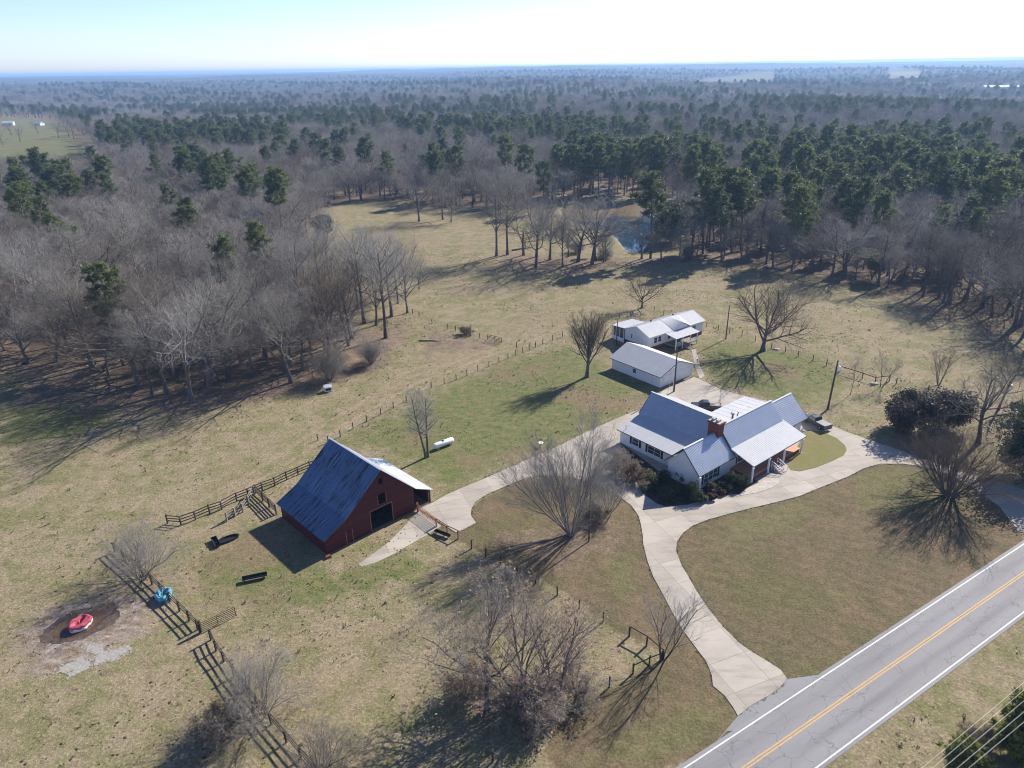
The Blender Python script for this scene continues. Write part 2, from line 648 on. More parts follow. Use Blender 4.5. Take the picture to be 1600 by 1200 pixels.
def bare_mesh(seed, H, style='oak', stems=1, dens=1.0, lean=(0, 0), rtrunk=None, spread=1.0, twig_r=0.009, leaves=0):
    rg = np.random.default_rng(seed)
    S = np.zeros((stems, 3))
    D = np.zeros((stems, 3))
    D[:, 2] = 1
    if stems > 1:
        a = np.arange(stems) * 2.4 + rg.random(stems)
        tilt = np.radians(rg.uniform(4, 34, stems)) * spread
        D = np.stack([np.sin(tilt) * np.cos(a), np.sin(tilt) * np.sin(a), np.cos(tilt)], -1)
        S[:, 0] = np.cos(a) * 0.12 * math.sqrt(stems)
        S[:, 1] = np.sin(a) * 0.12 * math.sqrt(stems)
    D[:, 0] += lean[0]
    D[:, 1] += lean[1]
    D = norm(D)
    r0 = rtrunk or (0.017 * H + 0.03) / math.sqrt(stems)
    if style == 'oak':
        tf, K0, j0 = 0.50, 6, 0.05
        lv = [(10, (0.95 * spread, 1.35 * spread), (32, 72), 0.40, 6, 0.30, 0.13, 0.55, 6, 0.40),
              (9, (0.4, 0.62), (25, 65), 0.22, 5, 0.15, 0.14, 0.6, 4, 0.45),
              (8, (0.38, 0.62), (25, 65), 0.2, 4, 0.1, 0.15, 0.6, 3, 0.45),
              (6, (0.45, 0.75), (20, 65), 0.15, 3, 0.1, 0.15, 0.6, 3, 0.4)]
    elif style == 'spread':
        tf, K0, j0 = 0.30, 5, 0.06
        lv = [(11, (1.7 * spread, 2.5 * spread), (25, 70), 0.35, 7, 0.42, 0.10, 0.6, 6, 0.25),
              (9, (0.38, 0.6), (22, 60), 0.22, 5, 0.2, 0.12, 0.6, 4, 0.45),
              (8, (0.38, 0.6), (22, 60), 0.2, 4, 0.1, 0.14, 0.6, 3, 0.45),
              (5, (0.45, 0.75), (20, 60), 0.15, 3, 0.05, 0.15, 0.6, 3, 0.4)]
    elif style == 'tall':
        tf, K0, j0 = 0.84, 9, 0.035
        lv = [(17, (0.34 * spread, 0.52 * spread), (30, 66), 0.36, 6, 0.45, 0.11, 0.5, 5, 0.55),
              (9, (0.4, 0.62), (25, 62), 0.2, 4, 0.3, 0.13, 0.6, 3, 0.45),
              (8, (0.42, 0.66), (22, 60), 0.2, 3, 0.2, 0.14, 0.6, 3, 0.45),
              (4, (0.5, 0.8), (20, 60), 0.15, 3, 0.1, 0.15, 0.6, 3, 0.4)]
    elif style == 'pear':
        tf, K0, j0 = 0.45, 6, 0.03
        lv = [(20, (0.85, 1.15), (14, 46), 0.25, 6, 0.35, 0.05, 0.5, 5, 0.45),
              (8, (0.25, 0.42), (18, 42), 0.2, 4, 0.35, 0.07, 0.6, 3, 0.4),
              (8, (0.35, 0.6), (18, 42), 0.15, 3, 0.2, 0.1, 0.6, 3, 0.4),
              (4, (0.4, 0.7), (18, 42), 0.15, 3, 0.1, 0.1, 0.6, 3, 0.4)]
    elif style == 'vase':
        tf, K0, j0 = 0.90, 8, 0.065
        lv = [(8, (0.38, 0.62), (16, 46), 0.22, 5, 0.2, 0.07, 0.55, 4, 0.45),
              (7, (0.35, 0.55), (15, 42), 0.2, 4, 0.15, 0.09, 0.6, 3, 0.4),
              (6, (0.35, 0.6), (15, 50), 0.15, 3, 0.1, 0.1, 0.6, 3, 0.4),
              (3, (0.4, 0.7), (15, 50), 0.15, 3, 0.1, 0.1, 0.6, 3, 0.4)]
    else:  # brush
        tf, K0, j0 = 0.85, 6, 0.16
        lv = [(7, (0.4, 0.7), (18, 60), 0.12, 4, 0.1, 0.15, 0.55, 4, 0.4),
              (7, (0.4, 0.65), (20, 65), 0.15, 4, 0.05, 0.15, 0.6, 3, 0.4),
              (6, (0.4, 0.65), (20, 70), 0.15, 3, 0.0, 0.16, 0.6, 3, 0.4),
              (3, (0.4, 0.7), (20, 70), 0.15, 3, 0.0, 0.16, 0.6, 3, 0.4)]
    L = np.full(stems, H * tf) * rg.uniform(0.75 if stems > 1 else 1.0, 1.0, stems)
    P = path_np(S, D, L, K0, 0.1 if stems == 1 else 0.15, j0, rg)
    Rr = r0 * np.linspace(1, 0.45 if style != 'tall' else 0.25, K0)[None, :] * np.ones((stems, 1))
    Rr[:, 0] *= 1.35
    trunk = [tubes_np(P, Rr, 7)]
    crown = []
    last = None
    for i, (n, ratio, ang, tmin, K, up, jit, rk, sides, tsh) in enumerate(lv):
        n = max(2, int(round(n * (dens if i > 0 else 1))))
        P, Rr, L = children(P, Rr, L, n, ratio, ang, tmin, K, up, jit, rk, rg, twig_r, tsh)
        if len(P) > 16000:
            P, Rr, L = P[:16000], Rr[:16000], L[:16000]
        (trunk if i == 0 else crown).append(tubes_np(P, Rr, sides))
        last = P
    tv, tq = join(trunk)
    cv, cq = join(crown)
    # scale so that the top really is H
    s = H / max(cv[:, 2].max(), 0.1)
    tv = tv * s
    cv = cv * s
    lv_ = None
    if leaves:
        pts = last[rg.integers(0, len(last), leaves), -1] * s
        lv_ = leaf_quads(pts + rg.normal(0, 0.1, pts.shape), 0.13, rg)
    return (tv, tq), (cv, cq), lv_


def leaf_quads(pts, size, rg, flat=0.0, aspect=0.6):
    n = len(pts)
    d = rg.normal(0, 1, (n, 3))
    d[:, 2] *= (1 - flat)
    d = norm(d)
    e = norm(np.cross(d, rg.normal(0, 1, (n, 3))))
    s = (size * rg.uniform(0.6, 1.4, n))[:, None]
    d, e = d * s, e * s * aspect
    V = np.stack([pts - d, pts + e * 0.8, pts + d, pts - e * 0.8], 1).reshape(-1, 3)
    return V, np.arange(n * 4).reshape(n, 4)


def pine_mesh(seed, H, bare_frac=0.45, width=0.2, nb=42, size=0.55, per=26):
    rg = np.random.default_rng(seed)
    P = path_np(np.zeros((1, 3)), np.array([[rg.normal(0, .03), rg.normal(0, .03), 1.0]]), np.array([H * 0.98]), 8, 0.1, 0.015, rg)
    r0 = 0.010 * H + 0.06
    Rr = r0 * np.linspace(1, 0.15, 8)[None, :]
    t = bare_frac + (0.99 - bare_frac) * (np.arange(nb) + rg.random(nb)) / nb
    p, d, r = interp(P, Rr, np.zeros(nb, int), t)
    phi = np.arange(nb) * 2.4 + rg.normal(0, .4, nb)
    u = (t - bare_frac) / (1 - bare_frac)
    prof = np.sin(np.pi * (0.22 + 0.72 * u)) ** 0.7 * rg.uniform(0.75, 1.15, nb)
    l = H * width * prof * rg.uniform(0.55, 1.15, nb)
    D = norm(np.stack([np.cos(phi), np.sin(phi), 0.05 + 0.7 * u + rg.normal(0, .1, nb)], -1))
    Bp = path_np(p, D, l, 4, 0.3, 0.08, rg)
    Br = np.maximum(r * 0.35, 0.02)[:, None] * np.linspace(1, .4, 4)[None, :]
    trunk = join([tubes_np(P, Rr, 7), tubes_np(Bp, Br, 3)])
    # needle tufts spread along the outer part of each limb
    pts = []
    for b in range(nb):
        n = int(3 + 7 * l[b] / (H * width))
        for k in range(n):
            tt = rg.uniform(0.35, 1.0) * 3
            i = min(int(tt), 2)
            w = tt - i
            c = Bp[b, i] * (1 - w) + Bp[b, i + 1] * w + rg.normal(0, 0.07 * l[b] + 0.08, 3)
            pts.append(c)
    C = np.array(pts)
    n = len(C)
    idx = np.repeat(np.arange(n), per)
    d = norm(rg.normal(0, 1, (n * per, 3)) + np.array([0, 0, 0.45]))
    s = size * rg.uniform(0.6, 1.2, n * per)[:, None]
    e = norm(np.cross(d, rg.normal(0, 1, (n * per, 3)))) * 0.075
    b0 = C[idx] + d * s * 0.12
    tip = C[idx] + d * s
    V = np.stack([b0 - e, b0 + e, tip + e * 0.5, tip - e * 0.5], 1).reshape(-1, 3)
    return trunk, (V, np.arange(len(V)).reshape(-1, 4))


def leafy_mesh(seed, H, W, nleaf=5000, size=0.16, lumps=14, stems=5, low=0.1, hollow=0.55):
    """evergreen shrub or round tree: stems inside, leaves through lumpy clusters"""
    rg = np.random.default_rng(seed)
    a = rg.random(stems) * 6.28
    D = norm(np.stack([np.cos(a) * 0.35, np.sin(a) * 0.35, np.ones(stems)], -1))
    P = path_np(np.zeros((stems, 3)), D, np.full(stems, H * 0.8), 5, 0.1, 0.08, rg)
    Rr = (0.012 * H + 0.02) * np.linspace(1, .3, 5)[None, :] * np.ones((stems, 1))
    P2, R2, L2 = children(P, Rr, np.full(stems, H * 0.8), 7, (.35, .6), (35, 75), .2, 4, .2, .1, .5, rg)
    trunk = join([tubes_np(P, Rr, 6), tubes_np(P2, R2, 4)])
    c = norm(rg.normal(0, 1, (lumps, 3))) * (rg.random(lumps) ** 0.4)[:, None]
    c = c * np.array([W * 0.34, W * 0.34, H * (1 - low) * 0.36]) + np.array([0, 0, H * (low + (1 - low) * 0.5)])
    lr = rg.uniform(0.2, 0.34, lumps) * min(W, H)
    k = rg.integers(0, lumps, nleaf)
    q = norm(rg.normal(0, 1, (nleaf, 3))) * (hollow + (1 - hollow) * rg.random(nleaf) ** 0.7)[:, None] * rg.uniform(.85, 1.12, nleaf)[:, None]
    pts = c[k] + q * lr[k][:, None]
    pts = pts[pts[:, 2] > 0.05]
    return trunk, leaf_quads(pts, size, rg)


def mk(name, vq, m, parent=None):
    return mesh_np(name, vq[0], vq[1].ravel(), quads(len(vq[1])), m, parent)


def put_bare(name, label, cat, px, py, top=None, H=None, seed=1, bark='bark', twig='twig', group=None, leaves=0, leafmat='leaf_brown', rz=None, **kw):
    p = at(px, py)
    if H is None: H = height_of(px, py, top)
    r = thing(name, label, cat, p, random.random() * 6.28 if rz is None else rz, group)
    t, c, lf = bare_mesh(seed, H, leaves=leaves, **kw)
    mk('trunk', t, M[bark], r)
    mk('crown', c, M[twig], r)
    if lf is not None: mk('leaves', lf, M[leafmat], r)
    return r


def put_leafy(name, label, cat, px, py, H, W, m, seed=1, group=None, p=None, **kw):
    p = at(px, py) if p is None else p
    r = thing(name, label, cat, p, random.random() * 6.28, group)
    t, c = leafy_mesh(seed, H, W, **kw)
    mk('stem', t, M['bark'], r)
    mk('foliage', c, M[m], r)
    return r


def put_pine(name, label, px, py, H, seed, group=None, m='needle', **kw):
    p = at(px, py)
    r = thing(name, label, 'tree', p, random.random() * 6.28, group)
    t, c = pine_mesh(seed, H, **kw)
    mk('trunk', t, M['bark_pine'], r)
    mk('crown', c, M[m], r)
    return r


# ------------------------------------------------------------------ setting: ground, road, drive, pond
OPEN_MAIN = px_poly([(-300, 1400), (-400, 900), (-300, 600), (0, 575), (110, 580), (190, 600), (270, 650), (400, 625), (540, 596), (585, 566), (545, 520), (490, 470), (462, 420), (470, 375), (505, 340), (516, 318), (610, 310), (650, 322), (735, 330), (762, 372), (800, 400), (930, 412), (985, 406), (1060, 410), (1095, 407), (1200, 418),
                     (1290, 431), (1345, 440), (1440, 466), (1520, 490), (1600, 520), (1900, 600), (2400, 900), (2400, 1400)])
POND = px_poly([(872, 326), (905, 316), (960, 310), (1035, 316), (1050, 332), (1040, 352), (1030, 380), (1008, 397), (975, 390), (955, 366), (915, 352), (880, 342)])
POND_AREA = px_poly([(850, 320), (950, 308), (1045, 308), (1085, 340), (1078, 375), (1060, 403), (985, 405), (930, 400), (860, 370)])
FIELD_FAR = px_poly([(-300, 186), (40, 184), (85, 186), (122, 206), (150, 228), (175, 262), (140, 284), (-300, 276)])
FIELD_POULTRY = px_poly([(985, 124), (1060, 120), (1210, 119), (1210, 133), (980, 134)])
FIELD_EAST = px_poly([(1385, 112), (1440, 110), (1440, 117), (1390, 118)])
CLEAR_HOUSE = px_poly([(165, 168), (215, 166), (215, 192), (165, 192)])
CLEAR_BARN = px_poly([(1545, 255), (1640, 262), (1640, 300), (1540, 292)])
WOODS_GAP = px_poly([(1400, 315), (1460, 305), (1470, 350), (1400, 375)])
HEDGE_GAP = px_poly([(640, 322), (735, 326), (880, 332), (935, 402), (770, 397), (735, 352), (640, 352)])
OPENS = [OPEN_MAIN, HEDGE_GAP, POND_AREA, FIELD_FAR, FIELD_POULTRY, FIELD_EAST, CLEAR_BARN]

LAWN = px_poly([(640, 815), (735, 790), (820, 750), (900, 735), (990, 760), (1120, 790), (1270, 740), (1400, 720), (1560, 760), (1600, 830), (1600, 850), (1070, 1200),
                (860, 1230), (850, 1130), (960, 1075), (1045, 1028), (940, 968), (870, 920), (760, 868)])
LUSH1 = px_poly([(525, 690), (800, 560), (890, 545), (1010, 600), (1000, 640), (800, 722), (700, 765), (600, 700)])
LUSH2 = px_poly([(1090, 540), (1150, 530), (1280, 560), (1330, 590), (1250, 640), (1190, 620), (1110, 590)])
LUSH3 = px_poly([(300, 880), (420, 810), (520, 900), (640, 860), (660, 900), (420, 960), (330, 930)])
LUSH4 = px_poly([(0, 590), (180, 570), (240, 600), (120, 680), (0, 700)])
LUSH5 = px_poly([(1320, 740), (1440, 735), (1470, 800), (1360, 800)])
LUSH6 = [px_poly(q) for q in ([(1060, 1115), (1130, 1080), (1152, 1118), (1050, 1190), (880, 1195), (960, 1150)], [(1225, 1035), (1330, 1015), (1310, 1035), (1245, 1068)], [(1140, 805), (1290, 775), (1240, 835), (1120, 850)], [(1285, 905), (1330, 925), (1330, 950), (1290, 935)], [(940, 880), (985, 860), (1000, 930), (960, 940)])]
LITTER = [px_poly(q) for q in ([(80, 560), (320, 560), (470, 530), (640, 500), (660, 520), (600, 585), (330, 655), (120, 650), (0, 640), (0, 590)],
                               [(755, 385), (800, 392), (930, 402), (1060, 404), (1060, 418), (930, 428), (800, 426)],
                               [(1300, 430), (1440, 465), (1600, 515), (1600, 545), (1440, 490), (1300, 445)],
                               [(745, 835), (880, 800), (975, 800), (985, 850), (900, 900), (800, 870)],
                               [(660, 505), (780, 535), (775, 550), (640, 560)],
                               [(690, 1060), (930, 1050), (900, 1110), (740, 1150)],
                               [(1500, 640), (1640, 610), (1640, 690), (1540, 690)], [(1380, 690), (1500, 680), (1540, 760), (1400, 720)])]
MUD = [px_poly(q) for q in ([(20, 1020), (60, 950), (150, 930), (250, 925), (230, 985), (150, 1020), (60, 1060)],)]
TRACKS = [px_poly(q) for q in ([(300, 790), (420, 722), (520, 655), (640, 590), (760, 548), (820, 535), (900, 505)], [(318, 800), (440, 730), (540, 662), (655, 597), (775, 552)],
                               [(545, 640), (640, 580), (740, 545), (790, 535)])]


def axis(lo, hi, step, far, g=1.16):
    a = list(np.arange(lo, hi + .01, step))
    s, v = step, hi
    while v < far[1]:
        s *= g
        v += s
        a.append(v)
    s, v = step, lo
    pre = []
    while v > far[0]:
        s *= g
        v -= s
        pre.append(v)
    return np.array(pre[::-1] + a)


def build_ground():
    xs = axis(-130, 160, 1.0, (-15500, 15500), 1.13)
    ys = axis(22, 345, 1.0, (-160, 15800), 1.07)
    X, Y = np.meshgrid(xs, ys)
    x, y = X.ravel(), Y.ravel()
    z = zt(x, y)
    ip = inpoly(x, y, POND)
    dp = pdist(x, y, POND)
    z = z - np.where(ip, np.clip(dp / 3, 0, 1) * 1.2, 0)
    # gentle lumps of pasture, kept away from the built-up middle
    mid = sstep((np.hypot(x - 25, y - 110) - 75) / 60)
    z = z + 0.10 * mid * np.sin(x / 6.1 + np.sin(y / 9)) * np.sin(y / 7.3) * (np.hypot(x, y) < 600)
    nx, ny = len(xs), len(ys)
    i = np.arange(nx - 1)[None, :] + np.arange(ny - 1)[:, None] * nx
    q = np.stack([i, i + 1, i + nx + 1, i + nx], -1).reshape(-1, 4)
    o = mesh_np('ground', np.stack([x, y, z], -1), q.ravel(), quads(len(q)), M['ground'], None, True)

    def soft(poly, w):
        d = pdist(x, y, poly)
        s = np.where(inpoly(x, y, poly), d, -d)
        return np.clip(0.5 + s / (2 * w), 0, 1)
    opn = np.zeros(len(x))
    for p, w in ((OPEN_MAIN, 3), (POND_AREA, 3), (FIELD_FAR, 6), (FIELD_POULTRY, 30), (FIELD_EAST, 60), (CLEAR_BARN, 6), (CLEAR_HOUSE, 8)):
        opn = np.maximum(opn, soft(p, w))
    opn = np.maximum(opn, soft(HEDGE_GAP, 4))
    lit = 1 - opn
    for p in LITTER: lit = np.maximum(lit, 0.66 * soft(p, 5))
    lush = np.zeros(len(x))
    for p, w in ((LUSH1, 8), (LUSH2, 6), (LUSH3, 4), (LUSH4, 7), (LUSH5, 4), (FIELD_FAR, 30), (FIELD_POULTRY, 50)):
        lush = np.maximum(lush, soft(p, w))
    for p in LUSH6: lush = np.maximum(lush, 0.9 * soft(p, 2.5))
    mud = np.zeros(len(x))
    for p in MUD: mud = np.maximum(mud, soft(p, 4))
    lawn = soft(LAWN, 1.5)
    tr = np.zeros(len(x))
    for p in TRACKS: tr = np.maximum(tr, np.clip(1.0 - pdist(x, y, p, False) / 1.1, 0, 1))
    far = sstep((np.hypot(x, y) - 1800) / 1500)
    for nm, ch in (('cover', (lit, lush, mud)), ('cover2', (lawn, tr, far))):
        a = o.data.color_attributes.new(nm, 'FLOAT_COLOR', 'POINT')
        a.data.foreach_set('color', np.stack([*ch, np.ones(len(x))], -1).astype(np.float32).ravel())
    tag(o, 'rolling pasture and lawn ground reaching out to the wooded horizon', 'ground', kind='structure')


def mat_ground():
    t = NT('ground_cover', 0.95, 0, 0.1)
    big = t.noise(0.045, 5, 0.6)
    med = t.noise(0.22, 5, 0.62, dist=0.6)
    med2 = t.noise(0.5, 6, 0.65, vec=t.mapping(t.pos(), (1, 1.6, 1), (0, 0, 0.7)))
    fine = t.noise(3.2, 4, 0.7)
    vf = t.noise(11.0, 3, 0.7)
    c1 = t.sep(t.attr('cover'))
    c2 = t.sep(t.attr('cover2'))
    wob = t.math('MULTIPLY', t.math('SUBTRACT', t.noise(0.35, 6, 0.65), 0.5), 1.3)

    def mask(s, a=0.35, b=0.65):
        return t.rng(t.math('ADD', s, wob), a, b)
    pas = t.mix(t.rng(med, 0.42, 0.60), (0.275, 0.225, 0.140), (0.185, 0.177, 0.078))
    pas = t.mix(t.rng(big, 0.45, 0.68, 0, 0.55), pas, (0.27, 0.205, 0.13))
    pas = t.mix(t.rng(med2, 0.52, 0.72, 0, 0.7), pas, (0.20, 0.135, 0.095))
    pas = t.mix(t.rng(fine, 0.55, 0.72, 0, 0.6), pas, (0.37, 0.30, 0.20))
    lawn = t.mix(t.rng(med, 0.38, 0.62), (0.175, 0.127, 0.075), (0.125, 0.105, 0.056))
    lawn = t.mix(t.rng(big, 0.5, 0.66, 0, 0.7), lawn, (0.115, 0.115, 0.045))
    stripe = t.n('ShaderNodeTexWave')
    t.set(stripe.inputs['Vector'], t.mapping(t.pos(), (1, 1, 1), (0, 0, R(-58))))
    stripe.inputs['Scale'].default_value = 0.16
    stripe.inputs['Distortion'].default_value = 4.5
    stripe.inputs['Detail'].default_value = 3
    lawn = t.mix(t.math('MULTIPLY', stripe.outputs['Fac'], 0.13), lawn, (0.26, 0.20, 0.125))
    lush = t.mix(t.rng(med2, 0.4, 0.62), (0.120, 0.146, 0.046), (0.19, 0.168, 0.082))
    lush = t.mix(t.rng(big, 0.52, 0.62), lush, (0.20, 0.155, 0.09))
    lit = t.mix(t.rng(med2, 0.35, 0.65), (0.14, 0.103, 0.070), (0.25, 0.19, 0.135))
    lit = t.mix(t.rng(fine, 0.5, 0.75, 0, 0.5), lit, (0.36, 0.27, 0.20))
    lit = t.mix(c2[2], lit, t.mix(t.rng(t.noise(0.006, 6, 0.7), 0.47, 0.56), (0.13, 0.10, 0.095), (0.045, 0.06, 0.035)))
    mud = t.mix(t.rng(med2, 0.4, 0.62), (0.20, 0.145, 0.10), (0.34, 0.29, 0.24))
    c = t.mix(mask(c2[0], 0.4, 0.6), pas, lawn)
    c = t.mix(t.math('MULTIPLY', mask(c1[1]), t.rng(c2[0], 0, 1, 1.0, 0.52)), c, lush)
    c = t.mix(t.math('MULTIPLY', mask(c2[1], 0.45, 0.95), 0.7), c, (0.34, 0.25, 0.175))
    c = t.mix(mask(c1[2]), c, mud)
    c = t.mix(mask(c1[0]), c, lit)
    # scattered dark specks and tussock mottling
    sp = t.math('LESS_THAN', t.math('ADD', t.voro(0.42, t.mapping(t.pos(), (1, 1, 1), (0, 0, 0.4))), t.math('MULTIPLY', t.noise(3.0, 2), 0.12)), 0.16)
    sp = t.math('MULTIPLY', sp, t.math('SUBTRACT', 1.0, c2[0], True))
    sp = t.math('MULTIPLY', sp, t.rng(big, 0.42, 0.55))
    c = t.mix(t.math('MULTIPLY', sp, 0.7), c, (0.07, 0.05, 0.04))
    val = t.math('ADD', t.math('ADD', t.rng(fine, 0.3, 0.7, 0.62, 1.22), t.rng(vf, 0.3, 0.7, -0.22, 0.22)), t.rng(t.noise(1.1, 4, 0.7, dist=0.8), 0.35, 0.65, -0.16, 0.16))
    cc = t.n('ShaderNodeCombineXYZ')
    for i in range(3): t.set(cc.inputs[i], val)
    t.base(t.mix(1.0, c, cc.outputs[0], 'MULTIPLY'))
    t.bump(t.math('ADD', fine, t.math('MULTIPLY', vf, 0.4)), 0.12, 0.8)
    return t.m


M['ground'] = mat_ground()


def mat_concrete():
    t = NT('driveway_concrete', 0.85, 0, 0.25)
    big = t.noise(0.18, 5, 0.6)
    st = t.noise(0.5, 5, 0.65, vec=t.mapping(t.pos(), (0.35, 1.6, 1), (0, 0, R(-40))))
    fine = t.noise(6, 4, 0.7)
    c = t.mix(t.rng(big, 0.35, 0.65), (0.45, 0.40, 0.335), (0.36, 0.325, 0.275))
    c = t.mix(t.rng(st, 0.50, 0.72, 0, 0.6), c, (0.22, 0.195, 0.165))
    c = t.mix(t.rng(fine, 0.4, 0.7, 0, 0.25), c, (0.50, 0.44, 0.37))
    b = t.n('ShaderNodeTexBrick')
    t.set(b.inputs['Vector'], t.mapping(t.pos(), (1, 1, 1), (0, 0, R(-22))))
    b.offset = 0.0
    b.inputs['Scale'].default_value = 1.0
    b.inputs['Brick Width'].default_value = 4.6
    b.inputs['Row Height'].default_value = 4.2
    b.inputs['Mortar Size'].default_value = 0.045
    b.inputs['Color1'].default_value = (1, 1, 1, 1)
    b.inputs['Color2'].default_value = (0.80, 0.79, 0.78, 1)
    b.inputs['Mortar'].default_value = (0.66, 0.64, 0.61, 1)
    t.base(t.mix(0.85, c, b.outputs[0], 'MULTIPLY'))
    t.bump(fine, 0.01, 0.3)
    return t.m


def mat_asphalt():
    t = NT('old_grey_asphalt', 0.8, 0, 0.3)
    v = t.co('Object')
    fine = t.noise(14, 3, 0.7, vec=v)
    big = t.noise(0.25, 4, 0.6, vec=t.mapping(v, (0.2, 2.2, 1)))
    c = t.mix(t.rng(big, 0.35, 0.7), (0.235, 0.23, 0.225), (0.18, 0.175, 0.172))
    c = t.mix(t.rng(fine, 0.35, 0.65, 0, 0.35), c, (0.30, 0.295, 0.30))
    y = t.sep(v)[1]
    for yc in (-1.55, -4.9):
        lane = t.rng(t.math('ABSOLUTE', t.math('SUBTRACT', y, yc)), 0.0, 0.75, 0.45, 0.0)
        c = t.mix(t.math('MULTIPLY', lane, t.rng(big, 0.3, 0.7)), c, (0.11, 0.105, 0.11))
    warp = t.n('ShaderNodeVectorMath')
    warp.operation = 'ADD'
    t.set(warp.inputs[0], t.mapping(v, (0.36, 0.42, 1)))
    nz = t.noise(0.8, 4, 0.7, vec=v, col=True)
    sc = t.n('ShaderNodeVectorMath')
    sc.operation = 'SCALE'
    t.set(sc.inputs[0], nz)
    sc.inputs['Scale'].default_value = 0.5
    t.set(warp.inputs[1], sc.outputs[0])
    ed = t.voro(1.0, warp.outputs[0], 'DISTANCE_TO_EDGE')
    crack = t.math('MULTIPLY', t.math('LESS_THAN', ed, 0.011), t.rng(t.noise(0.3, 2, vec=v), 0.4, 0.55))
    c = t.mix(t.math('MULTIPLY', crack, 0.5), c, (0.075, 0.07, 0.07))
    t.base(c)
    t.bump(fine, 0.01, 0.4)
    return t.m


M['concrete'] = mat_concrete()
M['asphalt'] = mat_asphalt()


def mat_paint_line(name, c):
    t = NT(name, 0.75, 0, 0.2)
    w = t.noise(5, 5, 0.75, vec=t.co('Object'))
    lo = t.noise(0.25, 3, 0.6, vec=t.co('Object'))
    f = t.math('MULTIPLY', t.rng(w, 0.50, 0.62), t.rng(lo, 0.3, 0.65, 0.15, 0.8))
    t.base(t.mix(f, c, (0.22, 0.21, 0.21)))
    return t.m


M['line_white'] = mat_paint_line('road_paint_white', (0.72, 0.72, 0.71))
M['line_yellow'] = mat_paint_line('road_paint_yellow', (0.60, 0.36, 0.11))
build_ground()

RO = at(1070, 1200)
RD = (at(1600, 850) - at(1070, 1200)).normalized()
RTH = math.atan2(RD.y, RD.x)


def sheet(name, x0, x1, y0, y1, z, m, label, step=6.0):
    mb = MB()
    n = max(1, int((x1 - x0) / step))
    vs = []
    for i in range(n + 1):
        x = x0 + (x1 - x0) * i / n
        vs += [(x, y0, z), (x, y1, z)]
    mb.add(vs, [(2 * i, 2 * i + 2, 2 * i + 3, 2 * i + 1) for i in range(n)])
    o = mb.build(name, m)
    o.location = (RO.x, RO.y, 0)
    o.rotation_euler = (0, 0, RTH)
    return tag(o, label, 'road', kind='structure')


sheet('road', -130, 260, -6.95, 0.45, 0.03, M['asphalt'], 'two lane grey asphalt country road')
sheet('edge_line_near', -130, 260, -6.62, -6.48, 0.034, M['line_white'], 'white edge line along the far verge side of the road')
sheet('edge_line_far', -130, 260, -0.07, 0.07, 0.034, M['line_white'], 'white edge line along the lawn side of the road')
sheet('centre_line_first', -130, 260, -2.92, -2.80, 0.034, M['line_yellow'], 'yellow centre line nearer the house')
sheet('centre_line_second', -130, 260, -3.20, -3.08, 0.034, M['line_yellow'], 'yellow centre line nearer the verge')


def slab(name, pts, z0, z1, m, label, kind='structure', cat='ground'):
    mb = MB().prism([(p.x, p.y) for p in pts], z0, z1)
    o = mb.build(name, m)
    return tag(o, label, cat, kind=kind)


DRIVE_PX = [(1153, 1119), (1145, 1105), (1132, 1087), (1114, 1072), (1112, 1055), (1104, 1035), (1087, 1012), (1067, 985), (1052, 960), (1040, 937), (1020, 900),
            (1011, 875), (1005, 850), (1004, 835), (1001, 818), (997, 805), (986, 790), (972, 779), (950, 765), (925, 756), (900, 748), (880, 744), (850, 743), (825, 746), (800, 756),
            (762, 772), (742, 785), (736, 797), (736, 806), (744, 817), (722, 829), (712, 832), (684, 814), (656, 795),
            (677, 785), (700, 772), (725, 761), (750, 751), (775, 740), (800, 729), (825, 718), (850, 707), (875, 696), (900, 683), (925, 671), (950, 660), (975, 649), (1004, 638),
            (1022, 622), (1040, 607), (1060, 600), (1084, 589), (1092, 592), (1110, 601), (1130, 610), (1165, 619), (1200, 627), (1235, 638), (1262, 648), (1292, 662), (1325, 676), (1375, 693),
            (1412, 706), (1450, 721), (1500, 737), (1545, 748), (1600, 765), (1640, 790), (1640, 828), (1592, 832), (1560, 790), (1512, 757), (1470, 738), (1437, 729), (1412, 725), (1375, 725), (1350, 732), (1325, 745),
            (1287, 760), (1250, 775), (1225, 782), (1200, 788), (1162, 797), (1125, 807), (1107, 812), (1082, 822), (1067, 833), (1058, 846), (1056, 860), (1065, 884),
            (1075, 900), (1087, 922), (1107, 952), (1130, 980), (1155, 1005), (1175, 1019), (1200, 1034), (1220, 1047), (1230, 1061), (1218, 1075), (1200, 1088), (1176, 1101)]
slab('driveway', px_poly(DRIVE_PX), -0.1, 0.055, M['concrete'], 'pale concrete driveway looping from the road to the houses and barn', cat='driveway')
slab('apron', px_poly([(1153, 1119), (1176, 1101), (1200, 1088), (1218, 1075), (1230, 1061), (1285, 1054), (1160, 1140), (1135, 1143), (1110, 1170)]), -0.1, 0.022, M['asphalt'], 'grey asphalt apron where the driveway meets the road', cat='driveway')
slab('old_path', px_poly([(655, 799), (690, 822), (664, 838), (640, 851), (615, 866), (590, 878), (566, 886), (560, 882), (585, 864), (603, 851), (622, 833), (640, 813)]), -0.1, 0.03, M['concrete'], 'worn strip of old concrete in front of the barn', cat='path')
slab('house_path', px_poly([(1080, 546), (1087, 546), (1094, 572), (1101, 588), (1093, 592), (1087, 575)]), -0.1, 0.03, M['concrete'], 'narrow concrete path up to the small white house', cat='path')
M['bed'] = simple('planting_bed_mulch', (0.055, 0.038, 0.03), 0.95, 0, 0.5, 1.5)
M['stone'] = simple('bed_edging_stone', (0.42, 0.38, 0.33), 0.85, 0, 0.2, 2)
